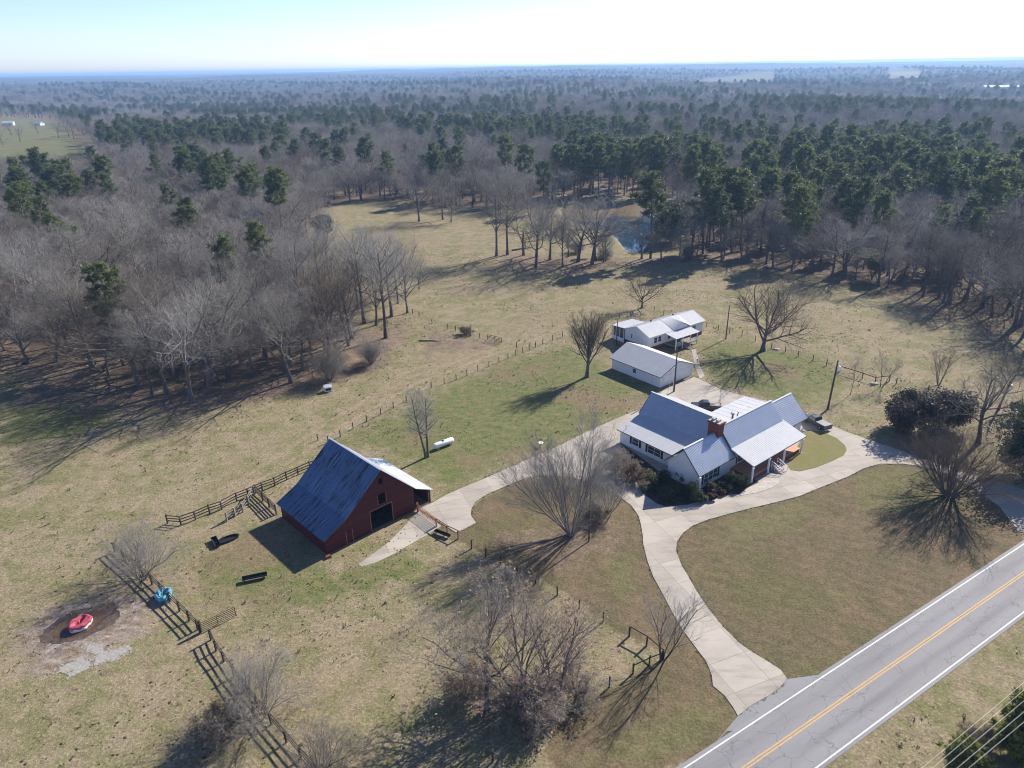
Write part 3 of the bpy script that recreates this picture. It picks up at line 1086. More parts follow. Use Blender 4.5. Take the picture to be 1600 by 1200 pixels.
slab('planting_bed', px_poly([(968, 690), (985, 735), (1005, 772), (1026, 787), (1040, 792), (1075, 789), (1090, 784), (1128, 774), (1180, 771), (1190, 757), (1176, 748), (1090, 740), (1040, 745)]), 0, 0.09, M['bed'], 'dark mulch planting bed round the front of the farmhouse', cat='bed')
slab('gravel_bed', px_poly([(1150, 776), (1180, 771), (1205, 763), (1216, 757), (1218, 751), (1212, 746), (1195, 750), (1170, 762)]), 0, 0.095, M['stone'], 'small rounded gravel bed beside the porch', cat='bed')
M['grass_patch'] = None


def mat_patch():
    t = NT('front_grass', 0.95, 0, 0.1)
    a = t.noise(0.3, 5, 0.6)
    f = t.noise(5, 4, 0.7)
    c = t.mix(t.rng(a, 0.4, 0.6), (0.19, 0.19, 0.06), (0.23, 0.19, 0.10))
    t.base(t.mix(t.rng(f, 0.4, 0.7, 0, 0.5), c, (0.12, 0.11, 0.05)))
    t.bump(f, 0.1, 0.8)
    return t.m


M['grass_patch'] = mat_patch()
slab('front_lawn', px_poly([(1245, 700), (1258, 672), (1282, 674), (1307, 685), (1320, 696), (1323, 704), (1318, 712), (1300, 721), (1275, 731), (1250, 737), (1236, 735), (1228, 726), (1240, 712)]), 0, 0.085, M['grass_patch'], 'small patch of lawn between the porch and the driveway', cat='lawn')


def mat_water():
    t = NT('pond_water_sky_tint', 0.04, 0, 0.5)
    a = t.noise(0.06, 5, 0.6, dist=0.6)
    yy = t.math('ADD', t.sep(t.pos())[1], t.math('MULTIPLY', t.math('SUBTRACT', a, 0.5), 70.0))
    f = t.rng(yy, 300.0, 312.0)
    t.base(t.mix(f, (0.025, 0.055, 0.095), (0.21, 0.155, 0.085)))  # near water tinted blue for the reflected sky, muddy brown beyond
    t.set(t.b.inputs['Roughness'], t.rng(f, 0, 1, 0.03, 0.22))
    t.bump(t.noise(0.9, 3), 0.02, 0.2)
    return t.m


M['water'] = mat_water()
cx = sum(p.x for p in POND) / len(POND)
cy = sum(p.y for p in POND) / len(POND)
o = MB().add([(cx + (p.x - cx) * 1.08, cy + (p.y - cy) * 1.08, -0.35) for p in POND], [tuple(range(len(POND)))]).build('pond', M['water'])
tag(o, 'small muddy brown farm pond at the edge of the woods', 'pond', kind='structure')

M['puddle'] = simple('muddy_water', (0.105, 0.065, 0.038), 0.12, 0, 0.2, 1)
M['wetmud'] = simple('wet_mud', (0.10, 0.075, 0.055), 0.6, 0, 0.4, 2)
M['ash'] = simple('pale_gravel', (0.30, 0.28, 0.25), 0.9, 0, 0.3, 3)


def blob(name, px, py, rx, ry, rot, z, m, label, seed, rough=0.15, cat='ground'):
    rg = np.random.default_rng(seed)
    p = at(px, py)
    n = 64
    th = np.arange(n) * 2 * np.pi / n
    r = 1 + sum(rg.normal(0, rough / (k ** 0.7)) * np.sin(k * th + rg.random() * 6.28) for k in range(2, 26))
    vs = [(0, 0, z)] + [(rx * r[i] * math.cos(th[i]), ry * r[i] * math.sin(th[i]), z) for i in range(n)]
    mb = MB().add(vs, [(0, 1 + i, 1 + (i + 1) % n) for i in range(n)])
    if name == 'gravel_patch':
        for q in range(70):
            a_, s_ = rg.random() * 6.28, 1.0 + abs(rg.normal(0, 0.28))
            k = int(a_ / 6.284 * n)
            c_ = (rx * r[k] * s_ * math.cos(a_), ry * r[k] * s_ * math.sin(a_))
            w_ = rg.uniform(0.05, 0.28) / s_ ** 2
            mb.add([(c_[0] + w_ * rg.uniform(.5, 1.3) * math.cos(e), c_[1] + w_ * rg.uniform(.5, 1.3) * math.sin(e), z + 0.001 + q * 1e-5) for e in np.arange(7) * .897], [tuple(range(7))])
    o = mb.build(name, m)
    o.location = (p.x, p.y, 0)
    o.rotation_euler = (0, 0, rot)
    return tag(o, label, cat, kind='structure')


blob('mud_ring', 128, 974, 3.9, 3.1, 0.5, 0.012, M['wetmud'], 'dark wet mud ring round the pink feeder', 3, 0.06)
blob('mud_puddle', 124, 976, 2.9, 2.1, 0.5, 0.018, M['puddle'], 'brown muddy puddle under the pink feeder', 4, 0.07, 'puddle')
blob('gravel_patch', 118, 1042, 1.4, 1.1, 0.3, 0.012, M['ash'], 'pale gravel patch nearer the photo edge below the puddle', 5, 0.2)
blob('gravel_patch', 160, 1022, 1.9, 0.8, -0.5, 0.012, M['ash'], 'longer pale gravel patch closest to the fence gap', 6, 0.3)
blob('gravel_patch', 188, 1018, 0.9, 0.6, 0.4, 0.013, M['ash'], 'smallest pale gravel patch', 7, 0.3)


# ------------------------------------------------------------------ buildings
def wall(mb, o, d, m, prof, openings=(), thick=0.15, z0=0.0):
    """a wall from o along d, thickness towards m; prof gives its top line, openings are left as real holes"""
    xs = sorted(set([p[0] for p in prof] + [v for q in openings for v in q[:2]]))

    def top(s):
        for (a, za), (b, zb) in zip(prof[:-1], prof[1:]):
            if a <= s <= b: return za + (zb - za) * (s - a) / max(b - a, 1e-6)
        return prof[-1][1]

    def P(s, w, z): return (o[0] + d[0] * s + m[0] * w, o[1] + d[1] * s + m[1] * w, z)

    def cell(a, b, za, zb, ta, tb):
        mb.hexa([P(a, 0, za), P(b, 0, zb), P(b, thick, zb), P(a, thick, za), P(a, 0, ta), P(b, 0, tb), P(b, thick, tb), P(a, thick, ta)])
    for a, b in zip(xs[:-1], xs[1:]):
        if b - a < 1e-6: continue
        z = z0
        for q in sorted([q for q in openings if q[0] <= a + 1e-6 and q[1] >= b - 1e-6], key=lambda q: q[2]):
            if q[2] > z + 1e-6: cell(a, b, z, z, q[2], q[2])
            z = q[3]
        cell(a, b, z, z, top(a), top(b))


def ribbed(mb, a, b, c, d, pitch=0.3, rh=0.045, rw=0.12, th=0.06):
    """metal roof panel: a-b low edge, d-c high edge"""
    a, b, c, d = map(Vector, (a, b, c, d))
    nrm = (b - a).cross(d - a).normalized()
    if nrm.z < 0: nrm = -nrm
    L = (b - a).length
    n = max(1, int(round(L / pitch)))
    ss = [(0.0, 0.0)]
    for k in range(n):
        s = (k + 0.5) * L / n
        ss += [(s - rw / 2, 0), (s - rw / 4, rh), (s + rw / 4, rh), (s + rw / 2, 0)]
    ss.append((L, 0.0))
    vs = []
    for s, h in ss:
        f = s / L
        vs.append(a.lerp(b, f) + nrm * (th + h))
        vs.append(d.lerp(c, f) + nrm * (th + h))
    k = len(ss)
    fs = [(2 * i, 2 * i + 2, 2 * i + 3, 2 * i + 1) for i in range(k - 1)]
    vs += [a, b, c, d]
    q = 2 * k
    fs += [(q, q + 3, q + 2, q + 1), (0, 1, q + 3, q), (2 * k - 2, q + 1, q + 2, 2 * k - 1), tuple([q] + [2 * i for i in range(k)] + [q + 1]), tuple([q + 3] + [2 * i + 1 for i in range(k)] + [q + 2])]
    mb.add(vs, fs)


def window(parent, o, d, m, s0, s1, z0, z1, nmull=1, shutters=0.0, name='window', rail=True):
    """frame, pane and shutters standing proud of a wall plane (m points into the wall)"""
    def bx(mb, a, b, za, zb, w0, w1):
        pts = [(o[0] + d[0] * s + m[0] * w, o[1] + d[1] * s + m[1] * w, z) for z in (za, zb) for s, w in ((a, w0), (b, w0), (b, w1), (a, w1))]
        mb.hexa(pts)
    f = MB()
    fw = 0.07
    bx(f, s0, s0 + fw, z0, z1, -0.05, 0.02)
    bx(f, s1 - fw, s1, z0, z1, -0.05, 0.02)
    bx(f, s0 + fw, s1 - fw, z1 - fw, z1, -0.05, 0.02)
    bx(f, s0 - 0.05, s1 + 0.05, z0 - 0.08, z0, -0.10, 0.02)
    bx(f, s0 + fw, s1 - fw, z0, z0 + fw, -0.05, 0.02)
    for k in range(1, nmull):
        s = s0 + (s1 - s0) * k / nmull
        bx(f, s - 0.04, s + 0.04, z0 + fw, z1 - fw, -0.045, 0.02)
    if rail: bx(f, s0 + fw, s1 - fw, (z0 + z1) / 2 - 0.025, (z0 + z1) / 2 + 0.025, -0.04, 0.02)
    w = f.build(name, M['frame'], parent)
    g = MB()
    bx(g, s0 + fw, s1 - fw, z0 + fw, z1 - fw, -0.02, 0.01)
    g.build('pane', M['glass'], w)
    if shutters:
        for a in (s0 - 0.08 - shutters, s1 + 0.08):
            h = MB()
            bx(h, a, a + shutters, z0 - 0.03, z1 + 0.03, -0.045, 0.02)
            h.build('shutter', M['shutter'], parent)
    return w


def panel(parent, o, d, m, s0, s1, z0, z1, mat, name, proud=0.04, lines=0):
    mb = MB()

    def bx(a, b, za, zb, w0, w1):
        mb.hexa([(o[0] + d[0] * s + m[0] * w, o[1] + d[1] * s + m[1] * w, z) for z in (za, zb) for s, w in ((a, w0), (b, w0), (b, w1), (a, w1))])
    bx(s0, s1, z0, z1, -proud, 0.01)
    for k in range(lines):
        z = z0 + (z1 - z0) * (k + 0.5) / lines
        bx(s0 + .08, s1 - .08, z - (z1 - z0) / lines * .36, z + (z1 - z0) / lines * .36, -proud - 0.025, -proud)
    return mb.build(name, mat, parent)


# --- red barn
BO = at(511, 867)
barn = thing('barn', 'old red barn with a steep tin roof tinted with reflected sky blue', 'barn', BO, R(44))
WB = [(0, 2.55), (3.45, 4.25), (9.5, 9.3), (15.0, 3.85)]
mb = MB()
wall(mb, (0.05, 0.1), (1, 0), (0, 1), [(0, 2.5), (3.4, 4.15), (9.45, 9.2), (14.9, 3.8)],
     [(7.35, 11.0, 0, 3.25), (8.85, 10.15, 3.75, 5.35), (9.15, 9.85, 6.9, 7.75), (3.3, 4.2, 0, 2.0)], 0.12)
wall(mb, (0.05, 12.5), (1, 0), (0, -1), [(0, 2.5), (3.4, 4.15), (9.45, 9.2), (14.9, 3.8)], [(7.0, 11.0, 0, 3.2)], 0.12)
wall(mb, (0.05, 0.22), (0, 1), (1, 0), [(0, 2.5), (12.16, 2.5)], [], 0.12)
wall(mb, (14.95, 0.22), (0, 1), (-1, 0), [(0, 3.75), (12.16, 3.75)], [], 0.12)
wall(mb, (17.75, 0.3), (0, 1), (-1, 0), [(0, 2.35), (12.0, 2.35)], [(6.4, 9.4, 0.0, 2.0)], 0.1)
wall(mb, (14.95, 12.3), (1, 0), (0, -1), [(0, 3.7), (2.7, 2.4)], [], 0.1)
mb.build('wall', M['barn_red'], barn)
mb = MB()
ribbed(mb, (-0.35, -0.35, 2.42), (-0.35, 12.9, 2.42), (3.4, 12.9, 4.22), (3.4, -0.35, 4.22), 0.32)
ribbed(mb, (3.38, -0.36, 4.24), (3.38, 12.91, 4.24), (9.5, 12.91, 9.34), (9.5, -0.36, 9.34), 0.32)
r_ = mb.build('roof', M['roof_barn'], barn)  # shaded slopes carry the sky-tinted tin
mb = MB()
ribbed(mb, (15.0, -0.36, 3.84), (15.0, 12.91, 3.84), (9.5, 12.91, 9.34), (9.5, -0.36, 9.34), 0.32)
ribbed(mb, (18.1, -0.5, 2.28), (18.1, 12.7, 2.28), (14.98, 12.7, 3.86), (14.98, -0.5, 3.86), 0.32)
mb.build('roof', M['roof_galv'], barn)  # sunlit slopes of the same roof get the paler metal
MB().bar((9.5, -0.4, 9.43), (9.5, 12.95, 9.43), 0.28, 0.05).build('ridge_cap', M['roof_galv'], barn)
for v in (0.0, 4.0, 8.0): MB().box(17.7, 17.9, v, v + 0.2, 0, 2.35).build('shed_post', M['wood_dark'], barn)
fr_ = MB()
for a, b in (((7.25, 0), (7.35, 3.25)), ((11.0, 0), (11.1, 3.25))): fr_.box(a[0], b[0], 0.02, 0.1, 0, 3.25)
fr_.box(7.25, 11.1, 0.02, 0.1, 3.25, 3.37)
fr_.build('door_frame', M['gate_red'], barn)
for s in (8.77, 10.15): MB().box(s, s + .08, 0.02, 0.1, 3.75, 5.35).build('loft_jamb', M['gate_red'], barn)
for s in (3.2, 4.2): MB().box(s, s + .1, 0.03, 0.1, 0, 2.1).build('door_jamb', M['gate_red'], barn)
d_ = MB()
for k in range(5): d_.box(3.32 + k * .172, 3.48 + k * .172, 0.06, 0.1, 0.05, 1.95)
d_.box(3.32, 4.18, 0.03, 0.06, 0.4, 0.52)
d_.box(3.32, 4.18, 0.03, 0.06, 1.4, 1.52)
d_.build('door', M['barn_red'], barn)
MB().box(-0.55, 0.15, -0.9, -0.45, 0, 0.35).build('step', M['brick'], barn)
mb = MB()
mb.box(0.3, 14.8, 0.4, 12.2, 0.0, 0.05)
mb.build('floor', M['bed'], barn)

# --- farmhouse
HO = at(1177, 753)
house = thing('farmhouse', 'white L-shaped farmhouse with ribbed metal roofs and a brick chimney', 'house', HO, R(39))
mb = MB()
# B (left front wing), C and C2 (main), A (rear left wing)
wall(mb, (-8.8, 4.1), (1, 0), (0, 1), [(0, 2.95), (22.6 + 6.7 - 0.0, 2.95)] if False else [(0, 2.95), (29.3, 2.95)], [], 0.15)
wall(mb, (-8.8, 4.25), (0, 1), (1, 0), [(0, 3.1), (2.75, 6.05), (5.65, 3.0)], [], 0.15)
wall(mb, (-8.65, 9.9), (1, 0), (0, -1), [(0, 2.95), (2.3, 2.95)], [], 0.15)
wall(mb, (-6.25, 9.9), (0, 1), (1, 0), [(0, 2.6), (12.5, 2.6)], [], 0.15)
wall(mb, (-6.1, 22.4), (1, 0), (0, -1), [(0, 2.65), (5.1, 3.6), (8.3, 6.7), (14.6, 3.6)], [], 0.15)
wall(mb, (8.5, 10.5), (0, 1), (-1, 0), [(0, 3.5), (11.75, 3.5)], [], 0.15)
wall(mb, (20.35, 4.25), (0, 1), (-1, 0), [(0, 3.0), (2.9, 6.2), (6.2, 2.9)], [], 0.15)
wall(mb, (0.1, 4.25), (0, 1), (1, 0), [(0, 3.2), (2.85, 6.75), (6.2, 2.9)], [], 0.15)
wall(mb, (8.65, 10.4), (1, 0), (0, -1), [(0, 2.9), (11.6, 2.9)], [], 0.15)
mb.build('wall', M['siding'], house)
mb = MB()
ribbed(mb, (-0.15, 3.45, 2.98), (14.6, 3.45, 2.98), (14.6, 7.1, 6.97), (-0.15, 7.1, 6.97), 0.3)
ribbed(mb, (14.6, 10.75, 2.98), (-0.15, 10.75, 2.98), (-0.15, 7.1, 6.97), (14.6, 7.1, 6.97), 0.3)
mb.build('roof', M['roof_galv'], house)
mb = MB()
ribbed(mb, (14.6, 3.4, 2.93), (21.0, 3.4, 2.93), (21.0, 7.1, 6.42), (14.6, 7.1, 6.42), 0.3)
ribbed(mb, (21.0, 10.8, 2.93), (14.6, 10.8, 2.93), (14.6, 7.1, 6.42), (21.0, 7.1, 6.42), 0.3)
mb.build('roof', M['roof_galv'], house)
mb = MB()
ribbed(mb, (-9.25, 3.65, 2.86), (-0.2, 3.65, 2.86), (-0.2, 7.0, 6.3), (-9.25, 7.0, 6.3), 0.3)
ribbed(mb, (-1.0, 10.3, 2.86), (-9.25, 10.3, 2.86), (-9.25, 7.0, 6.3), (-1.0, 7.0, 6.3), 0.3)
mb.build('roof', M['roof_galv'], house)
mb = MB()
ribbed(mb, (-1.0, 23.0, 3.72), (-1.0, 7.3, 3.72), (2.2, 7.3, 6.9), (2.2, 23.0, 6.9), 0.3)
mb.build('roof', M['roof_galv'], house)
mb = MB()
ribbed(mb, (9.2, 8.2, 3.55), (9.2, 23.0, 3.55), (2.2, 23.0, 6.9), (2.2, 8.2, 6.9), 0.3)
mb.build('roof', M['roof_white'], house)
mb = MB()
ribbed(mb, (-6.75, 22.75, 2.58), (-6.75, 8.9, 2.58), (-0.95, 8.9, 3.72), (-0.95, 22.75, 3.72), 0.45, 0.02)
mb.build('roof', M['roof_white'], house)
mb = MB()
ribbed(mb, (8.4, 15.9, 2.85), (20.6, 15.9, 2.85), (20.6, 9.6, 3.3), (8.4, 9.6, 3.3), 1.6, 0.02, 0.05)
mb.build('roof', M['roof_white'], house)
mb = MB()
ribbed(mb, (-0.3, 0.1, 2.78), (14.95, 0.1, 2.78), (14.95, 4.65, 4.16), (-0.3, 4.65, 4.16), 0.45, 0.022)
mb.build('porch_roof', M['roof_white'], house)
mb = MB()
mb.bar((2.2, 7.2, 6.99), (2.2, 23.05, 6.99), 0.34, 0.05)
mb.bar((-0.15, 7.1, 7.06), (14.62, 7.1, 7.06), 0.34, 0.05)
mb.bar((14.63, 7.1, 6.51), (21.05, 7.1, 6.51), 0.34, 0.05)
mb.bar((-9.27, 7.0, 6.39), (-1.4, 7.0, 6.39), 0.34, 0.05)
mb.build('ridge_cap', M['roof_white'], house)
mb = MB()
for a, b in (((-9.27, 3.62, 2.88), (-9.27, 7.0, 6.34)), ((-9.27, 10.33, 2.88), (-9.27, 7.0, 6.34)), ((-6.8, 22.8, 2.6), (-6.8, 10.3, 2.6)), ((-9.25, 3.6, 2.88), (-0.2, 3.6, 2.88)), ((14.7, 3.35, 2.95), (21.0, 3.35, 2.95)),
             ((21.05, 3.4, 2.95), (21.05, 7.1, 6.4)), ((-0.17, 3.45, 3.0), (-0.17, 7.1, 6.98)), ((-0.3, 0.05, 2.78), (14.95, 0.05, 2.78)), ((-1.0, 23.02, 3.75), (2.2, 23.02, 6.92))):
    mb.bar(a, b, 0.05, 0.16)
mb.build('fascia', M['trim_dark'], house)
ch = MB()
ch.box(-1.45, 0.0, 6.3, 8.3, 2.9, 7.75)
ch.box(-1.55, 0.1, 6.2, 8.4, 7.75, 7.95)
ch.box(-1.65, 0.2, 6.1, 8.5, 7.95, 8.15)
c_ = ch.build('chimney', M['brick'], house)
cp = MB()
cp.box(-1.5, 0.05, 6.25, 8.35, 8.15, 8.24)
for v in (6.7, 7.55): cp.box(-1.1, -0.35, v, v + 0.5, 8.24, 8.55)
cp.build('chimney_cap', M['stone'], c_)
# porch
mb = MB()
mb.box(-0.3, 13.75, 0.3, 4.05, 0, 0.8)
mb.build('porch_base', M['brick'], house)
MB().box(-0.36, 13.81, 0.22, 4.08, 0.8, 0.88).build('porch_floor', M['terracotta'], house)
for u in (-0.42, 4.1, 8.55, 13.95):
    p_ = MB()
    p_.box(u - 0.13, u + 0.13, -0.02, 0.21, 0.12, 2.72)
    p_.box(u - 0.2, u + 0.2, -0.08, 0.215, 0, 0.12)
    p_.box(u - 0.19, u + 0.19, -0.07, 0.212, 2.52, 2.66)
    p_.build('porch_post', M['white'], house)
mb = MB()
for k in range(5): mb.box(5.2, 6.7, 0.22 - 0.36 * (k + 1), 0.215 - 0.36 * k, 0, 0.80 - 0.16 * k)
st = mb.build('step', M['concrete'], house)
for u in (5.15, 6.75):
    mb = MB()
    mb.bar((u, 0.2, 1.75), (u, -1.75, 0.95), 0.07, 0.07)
    mb.bar((u, 0.2, 1.25), (u, -1.75, 0.5), 0.05, 0.05)
    for k in range(4): mb.bar((u, 0.15 - k * .62, 0.1), (u, 0.15 - k * .62, 1.72 - k * .25), 0.06, 0.06, (0, 1, 0))
    mb.build('railing', M['white'], house)
F_, FD, FM = (-8.8, 4.1), (1, 0), (0, 1)
window(house, F_, FD, FM, 1.45, 4.9, 0.75, 2.35, 3, 0.4)
window(house, F_, FD, FM, 10.2, 11.3, 1.1, 2.5, 1, 0.3)
window(house, F_, FD, FM, 16.2, 17.3, 1.1, 2.5, 1, 0.3)
window(house, F_, FD, FM, 19.4, 20.5, 1.1, 2.5, 1, 0.3)
window(house, F_, FD, FM, 25.4, 26.6, 1.0, 2.4, 1, 0.35)
panel(house, F_, FD, FM, 13.4, 14.4, 0.9, 2.95, M['white'], 'door', 0.05, 4)
L_, LD, LM = (-6.25, 9.9), (0, 1), (1, 0)
window(house, L_, LD, LM, 3.6, 6.3, 0.75, 2.15, 2, 0.4)
window(house, L_, LD, LM, 8.3, 9.8, 0.85, 2.15, 1, 0.4)
mb = MB()
mb.box(10.0, 10.25, 11.2, 11.45, 3.2, 4.3)
mb.box(9.9, 10.35, 11.1, 11.55, 4.3, 4.45)
mb.build('roof_vent', M['trim_dark'], house)
for pts, r__ in (([(9.4, 10.0, 3.2), (9.4, 10.0, 4.9), (9.7, 10.0, 5.3)], 0.09), ([(12.4, 13.0, 3.0), (12.4, 13.0, 3.5)], 0.06), ([(-5.9, 21.5, 2.6), (-5.9, 21.5, 3.6)], 0.05)):
    MB().tube(pts, r__).build('vent_pipe', M['trim_dark'], house)
tk = MB()
tk.box(-9.4, -9.0, 3.4, 3.6, 0.1, 2.85)
tk.build('downspout', M['white'], house)
dsh = MB()
dsh.lathe([(0.0, 0.0), (0.2, 0.03), (0.36, 0.11)], (22.0, 7.2, 5.6), 16)
dsh.tube([(20.9, 7.2, 5.2), (22.0, 7.2, 5.6)], 0.03)
dsh.build('dish', M['trim_dark'], house)

# --- garage
GO = at(1031, 606)
gar = thing('garage', 'long white two door garage with a pale gable roof behind the farmhouse', 'garage', GO, R(38))
mb = MB()
gp = [(0, 2.6), (5.1, 4.6), (10.2, 2.6)]
wall(mb, (0, 0), (1, 0), (0, 1), gp, [], 0.15)
wall(mb, (0, 13.6), (1, 0), (0, -1), gp, [], 0.15)
wall(mb, (0, 0.15), (0, 1), (1, 0), [(0, 2.6), (13.3, 2.6)], [], 0.15)
wall(mb, (10.2, 0.15), (0, 1), (-1, 0), [(0, 2.6), (13.3, 2.6)], [], 0.15)
mb.build('wall', M['siding'], gar)
mb = MB()
ribbed(mb, (-0.45, 14.1, 2.45), (-0.45, -0.4, 2.45), (5.1, -0.4, 4.66), (5.1, 14.1, 4.66), 0.6, 0.02)
ribbed(mb, (10.65, -0.4, 2.45), (10.65, 14.1, 2.45), (5.1, 14.1, 4.66), (5.1, -0.4, 4.66), 0.6, 0.02)
mb.build('roof', M['roof_white'], gar)
mb = MB()
for a, b in (((-0.48, 14.1, 2.45), (-0.48, -0.4, 2.45)), ((-0.46, -0.43, 2.45), (5.1, -0.43, 4.68)), ((10.66, -0.43, 2.45), (5.1, -0.43, 4.68))): mb.bar(a, b, 0.05, 0.14)
mb.build('fascia', M['trim_dark'], gar)
for a, b in ((0.9, 4.6), (5.6, 9.3)): panel(gar, (0, 0), (1, 0), (0, 1), a, b, 0.02, 2.2, M['white'], 'garage_door', 0.04, 4)
window(gar, (0, 0), (0, 1), (1, 0), 6.5, 7.5, 1.0, 2.0, 1)
panel(gar, (0, 0), (0, 1), (1, 0), 10.9, 11.85, 0.02, 2.1, M['white'], 'door', 0.05)
MB().box(3.2, 4.2, 14.4, 15.2, 0.3, 1.1).build('cooling_unit', M['white'], gar)

# --- small white house
CO = at(1016, 527, 3.6)
CO.z = 0
cot = thing('cottage', 'low white house with a brick skirt and a small front porch behind the garage', 'house', CO, R(36))
mb = MB()
cp_ = [(0, 3.55), (3.6, 5.0), (7.6, 3.5)]
wall(mb, (0, 0.3), (1, 0), (0, 1), [(0, 3.55), (18.6, 3.55)], [], 0.15, 0.95)
wall(mb, (0, 0.45), (0, 1), (1, 0), cp_, [], 0.15, 0.95)
wall(mb, (18.6, 0.45), (0, 1), (-1, 0), cp_, [], 0.15, 0.95)
wall(mb, (0, 8.05), (1, 0), (0, -1), [(0, 3.5), (18.6, 3.5)], [], 0.15, 0.95)
wall(mb, (8.0, -0.12), (1, 0), (0, 1), [(0, 3.55), (2.6, 4.75), (5.2, 3.55)], [], 0.1, 3.2)
mb.build('wall', M['siding'], cot)
mb = MB()
mb.box(0.04, 18.56, 0.36, 8.0, -0.2, 0.95)
mb.build('skirt', M['brick'], cot)
mb = MB()
ribbed(mb, (-0.35, -0.1, 3.46), (19.0, -0.1, 3.46), (19.0, 4.05, 5.1), (-0.35, 4.05, 5.1), 0.6, 0.02)
ribbed(mb, (19.0, 8.5, 3.34), (-0.35, 8.5, 3.34), (-0.35, 4.05, 5.1), (19.0, 4.05, 5.1), 0.6, 0.02)
mb.build('roof', M['roof_white'], cot)
mb = MB()
ribbed(mb, (7.6, -0.42, 3.42), (7.6, 4.0, 3.42 + 1.7), (10.6, 4.0, 5.13), (10.6, -0.42, 4.9), 0.6, 0.02)
mb2 = MB()
ribbed(mb2, (13.6, 4.0, 3.42 + 1.7), (13.6, -0.42, 3.42), (10.6, -0.42, 4.9), (10.6, 4.0, 5.13), 0.6, 0.02)
mb.add(mb2.v, mb2.f)
mb.build('gable_roof', M['roof_white'], cot)
mb = MB()
ribbed(mb, (4.9, -3.5, 2.95), (13.0, -3.5, 2.95), (13.0, -0.05, 3.38), (4.9, -0.05, 3.38), 0.6, 0.02)
mb.build('porch_roof', M['roof_white'], cot)
MB().box(5.2, 12.7, -3.2, 0.28, 0.75, 0.9).build('porch_floor', M['wood_grey'], cot)
for u in (5.3, 7.6, 10.2, 12.6):
    MB().box(u - .09, u + .09, -3.2, -3.02, 0.0, 2.97).build('porch_post', M['white'], cot)
for a, b in ((5.4, 7.5), (10.3, 12.5)):
    mb = MB()
    mb.bar((a, -3.11, 1.8), (b, -3.11, 1.8), 0.07, 0.07)
    for k in range(9): mb.bar((a + (b - a) * k / 8, -3.11, 0.9), (a + (b - a) * k / 8, -3.11, 1.8), 0.04, 0.04, (0, 1, 0))
    mb.build('railing', M['white'], cot)
mb = MB()
for k in range(5): mb.box(8.1, 9.7, -3.25 - .32 * (k + 1), -3.25 - .32 * k, 0, 0.75 - .15 * k)
mb.build('step', M['wood_grey'], cot)
Fo = (0, 0.3)
window(cot, Fo, (1, 0), (0, 1), 1.6, 2.7, 1.6, 3.0, 1)
window(cot, Fo, (1, 0), (0, 1), 3.0, 4.1, 1.6, 3.0, 1)
window(cot, Fo, (1, 0), (0, 1), 6.2, 7.2, 1.6, 3.0, 1)
window(cot, Fo, (1, 0), (0, 1), 14.8, 16.0, 1.7, 2.9, 1)
window(cot, Fo, (1, 0), (0, 1), 10.6, 11.6, 1.6, 2.9, 1)
panel(cot, Fo, (1, 0), (0, 1), 8.3, 9.3, 0.95, 3.0, M['white'], 'door', 0.05, 3)
window(cot, (0, 0.45), (0, 1), (1, 0), 5.0, 5.5, 1.7, 2.9, 1)
mb = MB()
ribbed(mb, (-0.4, 12.3, 3.3), (6.6, 12.3, 3.3), (6.6, 7.9, 3.62), (-0.4, 7.9, 3.62), 0.6, 0.02)
mb.build('side_porch_roof', M['roof_white'], cot)
mb = MB()
for v in (8.2, 9.5, 10.8, 12.0):
    mb.box(-0.2, -0.08, v - .06, v + .06, 0.9, 3.35)
    mb.box(6.2, 6.32, v - .06, v + .06, 0.9, 3.35)
mb.box(-0.2, -0.05, 8.1, 12.1, 0.0, 0.95)
mb.box(-0.2, 6.3, 12.0, 12.12, 0.0, 0.95)
for u in (1.4, 3.0, 4.6): mb.box(u - .06, u + .06, 12.0, 12.1, 0.95, 3.3)
mb.build('side_porch', M['white'], cot)
MB().box(0.05, 6.1, 8.3, 11.9, 0.9, 3.2).build('screen', M['glass'], cot)
for u, v in ((6.0, 5.6), (13.4, 5.4)):
    mb = MB()
    mb.box(u - .15, u + .15, v - .15, v + .15, 4.3, 4.85)
    mb.box(u - .22, u + .22, v - .22, v + .22, 4.85, 4.95)
    mb.build('roof_vent', M['trim_dark'], cot)


# ------------------------------------------------------------------ fences and gates
def fence(name, label, bases, h, levels, post_w=0.14, m='wood_dark', rail='board', group=None, cat='fence', zs=None, post_extra=0.08):
    P = [at(*b) for b in bases]
    root = thing(name, label, cat, P[0], 0, group)
    rg = random.Random(len(bases) * 31 + int(h * 10))
    for p in P:
        q = p - P[0]
        hh = h + post_extra + rg.uniform(-.06, .08)
        le = (rg.uniform(-.05, .05), rg.uniform(-.05, .05))
        MB().bar((q.x, q.y, -0.2), (q.x + le[0], q.y + le[1], hh), post_w, post_w, (0.3, 1, 0)).build('post', M[m], root)
    for lv in levels:
        mb = MB()
        for a, b in zip(P[:-1], P[1:]):
            qa, qb = a - P[0], b - P[0]
            n = Vector((-(qb - qa).y, (qb - qa).x, 0)).normalized() * (post_w / 2 + 0.02)
            qa, qb = qa + n, qb + n
            j = rg.uniform(-.03, .03)
            if rail == 'board':
                mb.bar((qa.x, qa.y, lv + j), (qb.x, qb.y, lv + rg.uniform(-.04, .04)), 0.04, 0.15)
            else:
                mid = (qa + qb) / 2
                mb.tube([(qa.x, qa.y, lv), (mid.x, mid.y, lv - 0.03), (qb.x, qb.y, lv)], 0.012, 4, False)
        mb.build('rail' if rail == 'board' else 'wire', M[m] if rail == 'board' else M['wire'], root)
    return root


